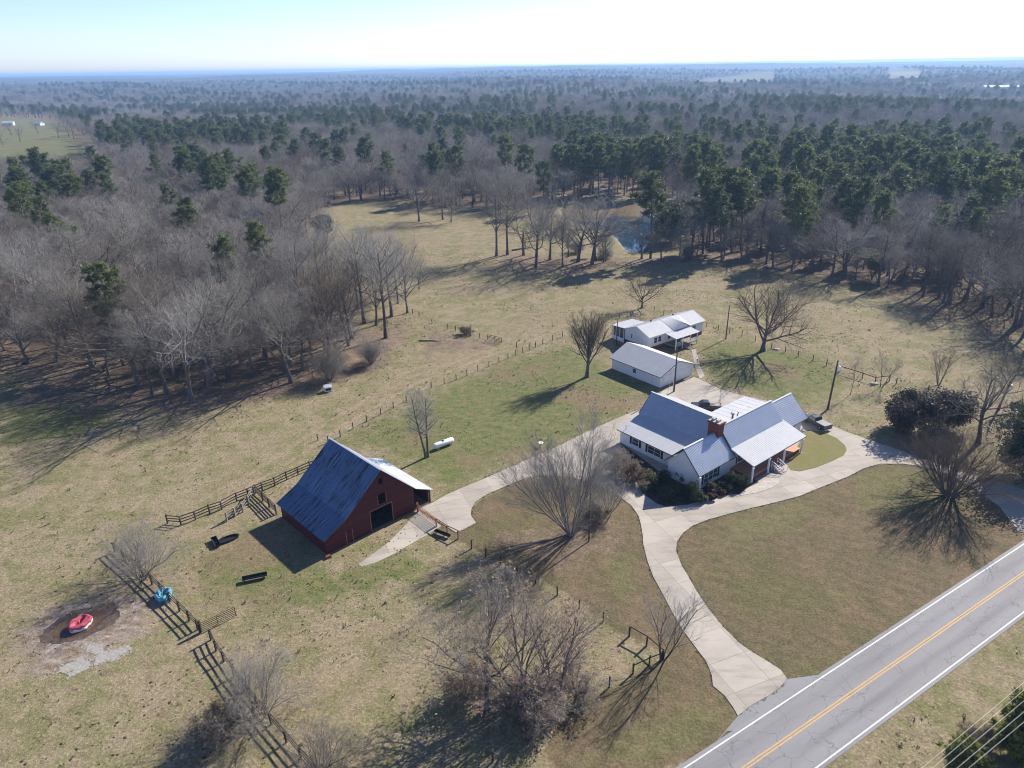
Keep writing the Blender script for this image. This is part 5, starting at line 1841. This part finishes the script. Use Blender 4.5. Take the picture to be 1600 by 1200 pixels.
for i, (px, py, top, st) in enumerate([(503, 478, 345, 'tall'), (522, 470, 350, 'tall'), (548, 458, 345, 'oak'), (533, 500, 372, 'oak'), (622, 474, 362, 'tall'), (634, 458, 360, 'oak'),
                                      (497, 436, 322, 'oak'), (560, 482, 352, 'tall'), (588, 508, 362, 'oak'), (512, 420, 318, 'tall'), (598, 468, 345, 'oak'), (545, 540, 430, 'oak'), (575, 440, 345, 'tall'), (655, 452, 392, 'oak')]):
    hero('bare_tree', 'bare tree among the loose string of trunks at the right end of the left woods', 'tree', px, py, top, seed=140 + i, style=st, spread=1.2, dens=0.8, group=G_T, twig='twig' if i % 2 else 'twig_pale')
G_P = 'big bare trees along the pasture hedgerow by the pond'
for i, (px, py, top, st, lab, sp) in enumerate([
        (776, 400, 262, 'tall', 'tall straight bare tree at the left of the hedgerow group', 1.35),
        (793, 398, 258, 'tall', 'tall bare tree just right of the hedgerow left end', 1.35),
        (837, 418, 282, 'oak', 'bare tree nearest the pasture in the hedgerow group', 1.0),
        (859, 406, 275, 'oak', 'broad bare tree in the middle of the hedgerow group', 1.05),
        (879, 417, 335, 'tall', 'short thin bare tree between the broad hedgerow trees', 0.9),
        (925, 413, 285, 'oak', 'round headed bare tree standing before the pond', 0.8),
        (1033, 408, 345, 'oak', 'small round bare tree on the pond bank', 0.75),
        (655, 346, 262, 'oak', 'bare tree at the far pasture corner left of the gap', 1.1),
        (692, 343, 255, 'oak', 'double trunked bare tree at the far pasture corner', 1.0),
        (705, 347, 290, 'oak', 'smaller bare tree right of the far corner double trunk', 0.9)]):
    hero('bare_tree', lab, 'tree', px, py, top, seed=90 + i, style=st, spread=sp, dens=0.9, group=G_P, twig='twig')

G_F = 'field trees by the far left houses'
for i, (px, py, top, lab) in enumerate([(18, 211, 186, 'bare tree nearest the far white farmhouse'), (32, 221, 190, 'bare tree in the middle of the far left field row'), (92, 216, 184, 'bare tree left of the pair in the far left field'),
        (108, 214, 184, 'first bare tree of the close pair in the far left field'), (116, 217, 187, 'second bare tree of the close pair in the far left field'), (4, 226, 198, 'bare tree cut by the left edge in the far field'), (60, 209, 183, 'bare tree in front of the pale grey far house')]):
    hero('bare_tree', lab, 'tree', px, py, top, seed=120 + i, style='oak', spread=0.8, dens=0.6, group=G_F)

# evergreens with a place of their own
def ever(*a, **k):
    r = put_leafy(*a, **k)
    HERO.append((r.location.x, r.location.y))
    return r


ever('cedar_tree', 'round dark green cedar at the back edge of the left woods', 'tree', 505, 372, 9.5, 8.0, 'cedar', 1, nleaf=9000, size=0.28, lumps=18)
ever('cedar_tree', 'round green evergreen standing on the pond bank', 'tree', 1047, 378, 14, 13, 'cedar', 2, nleaf=11000, size=0.34, lumps=22)
ever('evergreen_tree', 'small flat topped evergreen leaning over the far pasture edge', 'tree', 1362, 437, 8.0, 11, 'shrub_lt', 3, nleaf=6000, size=0.3, lumps=14, low=0.45)
ever('magnolia_tree', 'broad dark purple green evergreen tree at the right of the yard', 'tree', 1424, 674, 7.4, 14, 'magnolia', 4, nleaf=17000, size=0.19, lumps=30, low=0.02, hollow=0.4)
ever('magnolia_tree', 'smaller dark evergreen beside the broad dark one', 'tree', 1480, 668, 8.0, 9.0, 'magnolia', 5, nleaf=11000, size=0.19, lumps=20, low=0.1, hollow=0.4)
ever('cedar_tree', 'dark evergreen at the right edge of the photo by the drive end', 'tree', 1606, 748, 8, 10, 'cedar', 6, nleaf=12000, size=0.17, lumps=26, low=0.0)
ever('cedar_tree', 'second dark evergreen just outside the right edge', 'tree', 1690, 770, 14, 14, 'cedar', 7, p=at(1574, 800) + Vector((10.5, 10.5, 0)), nleaf=16000, size=0.2, lumps=20)
ever('cedar_tree', 'low green evergreen at the right edge beyond the crooked tree', 'tree', 1592, 655, 3.5, 5, 'shrub', 8, nleaf=4000, size=0.2, lumps=12)
ever('cedar_tree', 'cedar inside the left woods behind the nearest oak', 'tree', 330, 560, 8.5, 8, 'shrub', 9, nleaf=7000, size=0.26, lumps=16)
put_pine('young_pine', 'young yellow green pine beside the overhead wires at the bottom right', 1588, 1190, 7.5, 71, m='needle_y', bare_frac=0.08, width=0.42, nb=60, size=0.5, per=30)
put_pine('young_pine', 'second young pine further into the bottom right corner', 1640, 1150, 8.5, 72, m='needle_y', bare_frac=0.08, width=0.4, nb=60, size=0.5, per=30)
put_pine('young_pine', 'small young pine at the bottom edge under the overhead wires', 1500, 1222, 4.2, 73, m='needle_y', bare_frac=0.05, width=0.5, nb=44, size=0.4, per=26)
hero('bare_bush', 'brown roadside brush in front of the young pines', 'bush', 1530, 1165, H=2.2, seed=75, style='brush', stems=16, spread=2.0, dens=1.0, twig='twig_brown', rtrunk=0.03)

# planting round the farmhouse
for i, (px, py, H, W, m, lab) in enumerate([
        (1078, 776, 3.0, 2.6, 'shrub', 'tall dark clipped shrub at the farmhouse front corner'),
        (1087, 783, 2.5, 2.5, 'shrub', 'round dark green shrub just left of the front window'),
        (1039, 782, 2.3, 2.4, 'shrub', 'round speckled green shrub at the front of the bed'),
        (1017, 757, 2.7, 2.3, 'shrub_lt', 'pale olive shrub catching the sun at the left of the bed'),
        (1035, 752, 2.6, 2.8, 'shrub', 'dark shrub against the left front wing wall'),
        (1110, 766, 1.6, 1.6, 'shrub_lt', 'small olive round shrub under the front window'),
        (1097, 783, 1.3, 1.5, 'shrub', 'low grey green shrub beside the bed edge'),
        (1113, 780, 1.1, 1.8, 'shrub_red', 'low russet shrub at the bed edge'),
        (1126, 773, 1.2, 1.6, 'shrub_red', 'russet and green shrub right of the low russet one'),
        (1142, 758, 2.7, 2.6, 'shrub', 'dark shrub against the front wall near the porch'),
        (1158, 760, 2.3, 2.8, 'shrub', 'dark broad shrub at the porch corner'),
        (1005, 768, 1.4, 1.8, 'shrub_lt', 'low tawny shrub at the left tip of the bed'),
        (1056, 772, 1.5, 2.2, 'shrub', 'low dark shrub in the middle of the front bed'),
        (1023, 768, 1.3, 2.0, 'shrub', 'low dark shrub between the olive and the speckled shrubs'),
        (1066, 752, 2.2, 2.6, 'shrub', 'dark shrub close under the gable end wall'),
        (1133, 766, 1.6, 2.2, 'shrub', 'dark low shrub right of the front window')]):
    put_leafy('shrub', lab, 'shrub', px, py, H, W, m, 100 + i, 'shrubs planted round the farmhouse front', nleaf=2200, size=0.10, lumps=9, low=0.02, stems=4)

# ------------------------------------------------------------------ the woods
rg = np.random.default_rng(21)
n_try = 190000
az = rg.uniform(R(-43), R(43), n_try)
u = rg.random(n_try)
r0_, r1_ = 150.0, 5000.0
rr_ = r0_ + (r1_ - r0_) * u ** 1.15
X, Y = rr_ * np.sin(az), rr_ * np.cos(az)
keep = np.ones(n_try, bool)
for p in OPENS: keep &= ~inpoly(X, Y, p)
keep &= Y > 100
X, Y, rr_ = X[keep], Y[keep], rr_[keep]
order = np.argsort(rr_)
X, Y, rr_ = X[order], Y[order], rr_[order]
# thin out by spacing on a grid whose cell grows with distance
cell, sel = {}, []
for i in range(len(X)):
    s = 7.8 + 0.0042 * max(0, rr_[i] - 250)
    lvl = int(math.log2(s / 6.0))
    q = 6.0 * 2 ** lvl * (s / (6.0 * 2 ** lvl))
    k = (lvl, int(X[i] // q), int(Y[i] // q))
    if k in cell: continue
    if rr_[i] < 420:
        if any((X[i] - hx) ** 2 + (Y[i] - hy) ** 2 < 20 for hx, hy in HERO): continue
    if 150 < rr_[i] < 330:
        qx, qy = topix(X[i], Y[i], 0)
        if qx < 650 and qy > 345 and rg.random() < (0.8 if qx < 190 and qy > 455 else 0.5 if qy > 430 else 0.3): continue
    cell[k] = 1
    sel.append(i)
X, Y, rr_ = X[sel], Y[sel], rr_[sel]
Z = zt(X, Y)
PX = np.array([topix(x, y, z) for x, y, z in zip(X, Y, Z)])
pn = 0.5 + 0.25 * np.sin(X / 61 + 1.3) * np.sin(Y / 83 + .4) + 0.25 * np.sin(X / 143 - 2 + Y / 210) + 0.2 * np.sin(Y / 47 + X / 95)
pp = np.clip((pn - 0.62) * 1.6, 0, 0.6) + 0.05
for bx_, by_, rx_, ry_, w_ in ((950, 335, 75, 22, .9), (965, 300, 95, 13, .95),  (1230, 385, 130, 28, .55), (1130, 385, 80, 28, .7), (1180, 320, 150, 25, .6), (1420, 300, 130, 28, .5), (1210, 414, 170, 16, .6), (1520, 400, 110, 40, .3), (350, 318, 95, 22, .5), (290, 240, 140, 22, .85), (60, 190, 90, 14, .5), (1330, 270, 120, 25, .5),
                               (850, 225, 90, 18, .6), (1010, 262, 80, 16, .45), (1330, 180, 170, 14, .6), (560, 205, 70, 14, .5), (760, 185, 90, 12, .5), (90, 345, 60, 22, .55), (1480, 270, 60, 25, .5), (700, 310, 30, 20, .5)):
    pp = np.maximum(pp, w_ * np.exp(-(((PX[:, 0] - bx_) / rx_) ** 2 + ((PX[:, 1] - by_) / ry_) ** 2)))
lw = inpoly(PX[:, 0], PX[:, 1], [(-400, 330), (660, 330), (660, 640), (-400, 640)])
pp = np.where(lw & (PX[:, 1] > 385), 0.02, pp)
pp = np.where((PX[:, 0] > 470) & (PX[:, 0] < 740) & (PX[:, 1] > 318) & (PX[:, 1] < 560), 0.0, pp)
is_pine = rg.random(len(X)) < pp
seen = (PX[:, 0] > -60) & (PX[:, 0] < 1660)

BARE_P, PINE_P = [], []
for k, (st, sp, tw) in enumerate((('tall', 1.0, 'twig'), ('oak', 0.85, 'twig'), ('tall', 1.2, 'twig_pale'), ('oak', 1.0, 'twig_brown'), ('tall', 0.9, 'twig'), ('oak', 0.75, 'twig_pale'), ('tall', 1.35, 'twig_brown'), ('oak', 1.1, 'twig'), ('spread', 0.75, 'twig_pale'))):
    t, c, _ = bare_mesh(200 + k, 20.0, style=st, spread=sp, dens=0.78, twig_r=0.011, rtrunk=0.27 if st == 'spread' else None)
    BARE_P.append((t, c, tw))
for k in range(4):
    PINE_P.append((*pine_mesh(300 + k, 20.0, bare_frac=(0.42, 0.5, 0.35, 0.55)[k], width=(0.20, 0.18, 0.23, 0.19)[k], nb=34, size=0.8, per=20), 'needle'))


def zone(px, py):
    if py < 262: return 4
    if px < 660 and py > 330: return 0
    if px < 700: return 1
    if px < 1075: return 2
    return 3


ZB = ['bare grey hardwood crowded inside the left woods', 'bare hardwood in the woods beyond the left clearing', 'bare hardwood in the woods behind the pond', 'bare hardwood in the shaded woods right of the pond', 'bare hardwood in the far rolling woods']
ZP = ['dark green pine standing among the left woods', 'dark green pine in the woods beyond the left clearing', 'tall straight pine in the stand behind the pond', 'tall pine in the shaded woods right of the pond', 'green pine in the far rolling woods']
GB = ['hardwoods of the left woods', 'hardwoods beyond the left clearing', 'hardwoods behind the pond', 'hardwoods right of the pond', 'hardwoods of the far woods']
GPN = ['pines of the left woods', 'pines beyond the left clearing', 'pines behind the pond', 'pines right of the pond', 'pines of the far woods']
first = {}


def place_tree(i, pine):
    lst = PINE_P if pine else BARE_P
    v = int(rg.integers(0, len(lst)))
    zn = zone(*PX[i])
    h = (rg.uniform(18, 29) if pine else rg.uniform(10.5, 22)) / 20.0
    key = (pine, v)
    if key not in first:
        r = thing('pine_tree' if pine else 'bare_tree', 'x', 'tree')
        t, c, mm = lst[v]
        mk('trunk', t, M['bark_pine' if pine else 'bark'], r)
        mk('crown', c, M[mm], r)
        first[key] = r
    else:
        r = copy_tree(first[key])
    r.location = (X[i], Y[i], Z[i] - 0.1)
    r.rotation_euler = (rg.normal(0, .03), rg.normal(0, .03), rg.uniform(0, 6.28))
    w = h * rg.uniform(0.9, 1.2) * (1.15 if pine else 1.3)
    r.scale = (w, w, h)
    tag(r, (ZP if pine else ZB)[zn], 'tree', (GPN if pine else GB)[zn])


nb_, np_ = 0, 0
far_pts = [[], []]
for i in range(len(X)):
    pine = bool(is_pine[i])
    if seen[i] and not pine and nb_ < 255:
        nb_ += 1
        place_tree(i, False)
    elif seen[i] and pine and np_ < 230:
        np_ += 1
        place_tree(i, True)
    else:
        far_pts[1 if pine else 0].append(i)


def stuff_woods(name, label, idx, pine, nvar):
    me = bpy.data.meshes.new(name)
    me.vertices.add(len(idx))
    P = np.stack([X[idx], Y[idx], Z[idx]], -1).astype(np.float32)
    me.vertices.foreach_set('co', P.ravel())
    grow_ = 1.0 + 0.35 * sstep((rr_[idx] - 900) / 2000)
    hh = (rg.uniform(17, 24, len(idx)) if pine else rg.uniform(13, 20, len(idx))) / 20.0
    ww = hh * rg.uniform(0.9, 1.25, len(idx)) * grow_ * (1.15 if pine else 1.3)
    for nm, typ, data in (('variant', 'INT', rg.integers(0, nvar, len(idx)).astype(np.int32)), ('turn', 'FLOAT_VECTOR', np.stack([0 * hh, 0 * hh, rg.uniform(0, 6.28, len(idx))], -1)), ('size', 'FLOAT_VECTOR', np.stack([ww, ww, hh], -1))):
        a = me.attributes.new(nm, typ, 'POINT')
        a.data.foreach_set('value' if typ == 'INT' else 'vector', np.asarray(data, np.int32 if typ == 'INT' else np.float32).ravel())
    o = bpy.data.objects.new(name, me)
    COL.objects.link(o)
    ng = bpy.data.node_groups.new(name, 'GeometryNodeTree')
    ng.interface.new_socket('Geometry', in_out='INPUT', socket_type='NodeSocketGeometry')
    ng.interface.new_socket('Geometry', in_out='OUTPUT', socket_type='NodeSocketGeometry')
    N, Lk = ng.nodes, ng.links
    gi, go = N.new('NodeGroupInput'), N.new('NodeGroupOutput')

    def named(nm, typ):
        q = N.new('GeometryNodeInputNamedAttribute')
        q.data_type = typ
        q.inputs['Name'].default_value = nm
        return q.outputs['Attribute']
    var, turn, size = named('variant', 'INT'), named('turn', 'FLOAT_VECTOR'), named('size', 'FLOAT_VECTOR')
    out = N.new('GeometryNodeJoinGeometry')
    for v in range(nvar):
        src = first[(pine, v)]
        jn = N.new('GeometryNodeJoinGeometry')
        for ch in src.children:
            oi = N.new('GeometryNodeObjectInfo')
            oi.transform_space = 'ORIGINAL'
            oi.inputs['Object'].default_value = ch
            Lk.new(oi.outputs['Geometry'], jn.inputs[0])
        cmp_ = N.new('FunctionNodeCompare')
        cmp_.data_type = 'INT'
        cmp_.operation = 'EQUAL'
        Lk.new(var, cmp_.inputs[2])
        cmp_.inputs[3].default_value = v
        ip = N.new('GeometryNodeInstanceOnPoints')
        Lk.new(gi.outputs[0], ip.inputs['Points'])
        Lk.new(cmp_.outputs[0], ip.inputs['Selection'])
        Lk.new(jn.outputs[0], ip.inputs['Instance'])
        e2r = N.new('FunctionNodeEulerToRotation')
        Lk.new(turn, e2r.inputs[0])
        Lk.new(e2r.outputs[0], ip.inputs['Rotation'])
        Lk.new(size, ip.inputs['Scale'])
        Lk.new(ip.outputs[0], out.inputs[0])
    Lk.new(out.outputs[0], go.inputs[0])
    mod = o.modifiers.new('scatter', 'NODES')
    mod.node_group = ng
    tag(o, label, 'woods', kind='stuff')
    return o


print('individual bare', nb_, 'pine', np_, 'far bare', len(far_pts[0]), 'far pine', len(far_pts[1]))
stuff_woods('distant_hardwoods', 'purple grey mass of bare woods rolling away to the horizon', np.array(far_pts[0]), False, len(BARE_P))
stuff_woods('distant_pines', 'dark green patches of pine woods rolling away to the horizon', np.array(far_pts[1]), True, len(PINE_P))

# ------------------------------------------------------------------ far buildings
def far_house(name, label, cat, px, py, w, d, h, rise, rz, wm, rm):
    p = at(px, py)
    r = thing(name, label, cat, p, rz)
    b = MB()
    wall(b, (-w / 2, -d / 2), (1, 0), (0, 1), [(0, h), (w, h)])
    wall(b, (-w / 2, d / 2), (1, 0), (0, -1), [(0, h), (w, h)])
    wall(b, (-w / 2, -d / 2 + .15), (0, 1), (1, 0), [(0, h), (d / 2 - .15, h + rise), (d - .3, h)])
    wall(b, (w / 2, -d / 2 + .15), (0, 1), (-1, 0), [(0, h), (d / 2 - .15, h + rise), (d - .3, h)])
    b.build('wall', M[wm], r)
    f = MB()
    ribbed(f, (-w / 2 - .4, -d / 2 - .4, h), (w / 2 + .4, -d / 2 - .4, h), (w / 2 + .4, 0, h + rise + .1), (-w / 2 - .4, 0, h + rise + .1), 0.8)
    ribbed(f, (w / 2 + .4, d / 2 + .4, h), (-w / 2 - .4, d / 2 + .4, h), (-w / 2 - .4, 0, h + rise + .1), (w / 2 + .4, 0, h + rise + .1), 0.8)
    f.build('roof', M[rm], r)
    for k in range(max(2, int(w / 4))):
        window(r, (-w / 2, -d / 2), (1, 0), (0, 1), 1 + k * (w - 2) / max(2, int(w / 4)), 2.2 + k * (w - 2) / max(2, int(w / 4)), 1, 2.2, 1)
    return r


far_house('far_house', 'white farmhouse far away at the left edge of the photo', 'house', 14, 196, 14, 9, 3.5, 2.6, R(15), 'siding', 'roof_white')
far_house('far_house', 'pale grey house far away behind the left field trees', 'house', 62, 196, 12, 8, 3, 2.2, R(-20), 'siding', 'roof_galv')
far_house('far_house', 'small cream house in the far left clearing', 'house', 190, 184, 14, 9, 4, 2.2, R(10), 'siding', 'roof_white')
far_house('poultry_house', 'long white poultry house in the far pale field', 'barn', 1130, 127, 90, 14, 3, 2.5, R(4), 'siding', 'roof_white')
far_house('poultry_house', 'long bright roofed shed at the far right in the woods', 'barn', 1580, 146, 130, 26, 14, 4, R(-6), 'siding', 'roof_white')
far_house('far_barn', 'weathered tin roofed barn in the woods at the right edge', 'barn', 1592, 283, 24, 11, 4.5, 3, R(-8), 'barn_red', 'roof_galv')

# ------------------------------------------------------------------ tufts of grass
n = 60000
gx, gy = rg.uniform(-120, 150, n), rg.uniform(30, 260, n)
ok = inpoly(gx, gy, OPEN_MAIN) & (np.abs(gx / gy) < 0.95)
D_ = px_poly(DRIVE_PX)
ok &= ~inpoly(gx, gy, D_) & ~inpoly(gx, gy, LAWN)
side = -(gx - RO.x) * math.sin(RTH) + (gy - RO.y) * math.cos(RTH)
ok &= ~((side < 1.2) & (side > -8.0)) & ~((side > 1.2) & (side < 12) & (gx > 0))
for (ox, oy, th, x0, x1, y0, y1) in ((BO.x, BO.y, 44, -1, 19, -1, 14), (HO.x, HO.y, 39, -10, 22, -3, 24), (GO.x, GO.y, 38, -1, 11, -1, 15), (CO.x, CO.y, 36, -1, 20, -4, 13)):
    cx_, sx_ = math.cos(R(th)), math.sin(R(th))
    lu = (gx - ox) * cx_ + (gy - oy) * sx_
    lv = -(gx - ox) * sx_ + (gy - oy) * cx_
    ok &= ~((lu > x0) & (lu < x1) & (lv > y0) & (lv < y1))
gx, gy = gx[ok], gy[ok]
cl = np.sin(gx / 5.3 + np.sin(gy / 7)) + np.sin(gy / 4.1 + gx / 11)
ok = rg.random(len(gx)) < np.clip(0.45 + 0.35 * cl, 0.05, 1)
gx, gy = gx[ok], gy[ok]
m_ = len(gx)
per = 4
idx = np.repeat(np.arange(m_), per)
hgt_ = rg.uniform(0.06, 0.20, m_)[idx] * rg.uniform(.7, 1.3, m_ * per)
an = rg.uniform(0, 6.28, m_ * per)
base = np.stack([gx[idx] + rg.normal(0, .1, m_ * per), gy[idx] + rg.normal(0, .1, m_ * per), zt(gx[idx], gy[idx]) - 0.02], -1)
dv = np.stack([np.cos(an), np.sin(an), 0 * an], -1)
ev = np.stack([-np.sin(an), np.cos(an), 0 * an], -1) * 0.05
tip = base + dv * (hgt_ * 0.8)[:, None] + np.array([0, 0, 1.0]) * hgt_[:, None]
V = np.stack([base - ev, base + ev, tip + ev * .4, tip - ev * .4], 1).reshape(-1, 3)


def mat_tuft():
    t = NT('dry_grass_tufts', 0.9, 0, 0.1)
    t.base(t.mix(t.rng(t.noise(0.4, 4), 0.4, 0.6), (0.27, 0.215, 0.13), (0.15, 0.155, 0.055)))
    return t.m


M['tuft'] = mat_tuft()
o = mesh_np('grass_tufts', V, np.arange(len(V)), quads(len(V) // 4), M['tuft'])
tag(o, 'tufts of dry and green grass over the pasture', 'grass', kind='stuff')

# tufts leaning over the drive edges, taller weeds, and dark clods over the trampled pasture
ex, ey = [], []
for a, b in zip(D_, D_[1:] + D_[:1]):
    L = (b - a).length
    for k in range(int(L * 6)):
        q = a.lerp(b, rg.random())
        ex.append(q.x + rg.normal(0, .13))
        ey.append(q.y + rg.normal(0, .13))
ex, ey = np.array(ex), np.array(ey)
wi = rg.integers(0, m_, 500)
wx, wy = gx[wi] + rg.normal(0, .15, 500), gy[wi] + rg.normal(0, .15, 500)
tx, ty = np.concatenate([ex, wx]), np.concatenate([ey, wy])
th_ = np.concatenate([rg.uniform(.03, .09, len(ex)), rg.uniform(.12, .34, len(wx))])
per = 7
idx = np.repeat(np.arange(len(tx)), per)
hh_ = th_[idx] * rg.uniform(.6, 1.3, len(idx))
an = rg.uniform(0, 6.28, len(idx))
base = np.stack([tx[idx] + rg.normal(0, .07, len(idx)), ty[idx] + rg.normal(0, .07, len(idx)), 0 * hh_ + 0.0], -1)
dv = np.stack([np.cos(an), np.sin(an), 0 * an], -1)
ev = np.stack([-np.sin(an), np.cos(an), 0 * an], -1) * (0.03 + 0.1 * hh_)[:, None]
tip = base + dv * (hh_ * 0.7)[:, None] + np.array([0, 0, 1.0]) * hh_[:, None]
V = np.stack([base - ev, base + ev, tip + ev * .4, tip - ev * .4], 1).reshape(-1, 3)
M['weed'] = simple('weed_clumps', (0.25, 0.215, 0.115), 0.9, 0, 0.35, 0.3)
tag(mesh_np('weeds', V, np.arange(len(V)), quads(len(V) // 4), M['weed']), 'rough weeds along the drive edges and across the pasture', 'weeds', kind='stuff')
nc = 1000
px_, py_ = rg.uniform(-10, 720, nc), rg.uniform(800, 1200, nc)
P_ = np.array([at(a, b)[:2] for a, b in zip(px_, py_)])
okc = inpoly(P_[:, 0], P_[:, 1], OPEN_MAIN) & ~inpoly(P_[:, 0], P_[:, 1], D_) & ~inpoly(P_[:, 0], P_[:, 1], LAWN)
okc &= rg.random(nc) < np.clip(0.35 + 0.5 * np.sin(P_[:, 0] / 6 + 1) * np.sin(P_[:, 1] / 7), 0.05, 1)
lu = (P_[:, 0] - BO.x) * math.cos(R(44)) + (P_[:, 1] - BO.y) * math.sin(R(44))
lv = -(P_[:, 0] - BO.x) * math.sin(R(44)) + (P_[:, 1] - BO.y) * math.cos(R(44))
okc &= ~((lu > -1) & (lu < 19) & (lv > -1) & (lv < 14))
P_ = P_[okc]
s_ = rg.uniform(0.05, 0.16, len(P_)) * rg.uniform(.6, 1.4, len(P_))
a6 = np.arange(6) * np.pi / 3
ringv = np.stack([P_[:, None, 0] + s_[:, None] * np.cos(a6) * rg.uniform(.7, 1.4, (len(P_), 6)), P_[:, None, 1] + s_[:, None] * np.sin(a6) * rg.uniform(.7, 1.4, (len(P_), 6)), np.full((len(P_), 6), 0.0)], -1)
topv = np.concatenate([P_, (s_ * 0.7)[:, None]], -1)[:, None, :]
V = np.concatenate([ringv, topv], 1).reshape(-1, 3)
b_ = (np.arange(len(P_)) * 7)[:, None, None]
k6 = np.arange(6)
F_3 = np.stack([k6, (k6 + 1) % 6, np.full(6, 6)], -1)[None] + b_
M['clod'] = simple('dark_clods', (0.05, 0.036, 0.027), 0.95, 0, 0.4, 1)
tag(mesh_np('clods', V, F_3.reshape(-1), np.full(F_3.shape[0] * 6, 3), M['clod']), 'dark clods strewn over the trampled pasture in the foreground', 'clods', kind='stuff')

# ------------------------------------------------------------------ haze
hz = MB().box(-15900, 15900, -200, 16200, -24, 82).build('haze', M['white'])
hm = bpy.data.materials.new('haze_air')
hm.use_nodes = True
hm.node_tree.nodes.clear()
pv = hm.node_tree.nodes.new('ShaderNodeVolumePrincipled')
ho = hm.node_tree.nodes.new('ShaderNodeOutputMaterial')
pv.inputs['Color'].default_value = (0.38, 0.63, 1.0, 1)
pv.inputs['Density'].default_value = 0.00014
pv.inputs['Anisotropy'].default_value = 0.2
hm.node_tree.links.new(pv.outputs[0], ho.inputs['Volume'])
hz.data.materials.clear()
hz.data.materials.append(hm)
tag(hz, 'thin blue winter haze over the far woods', 'haze', kind='stuff')
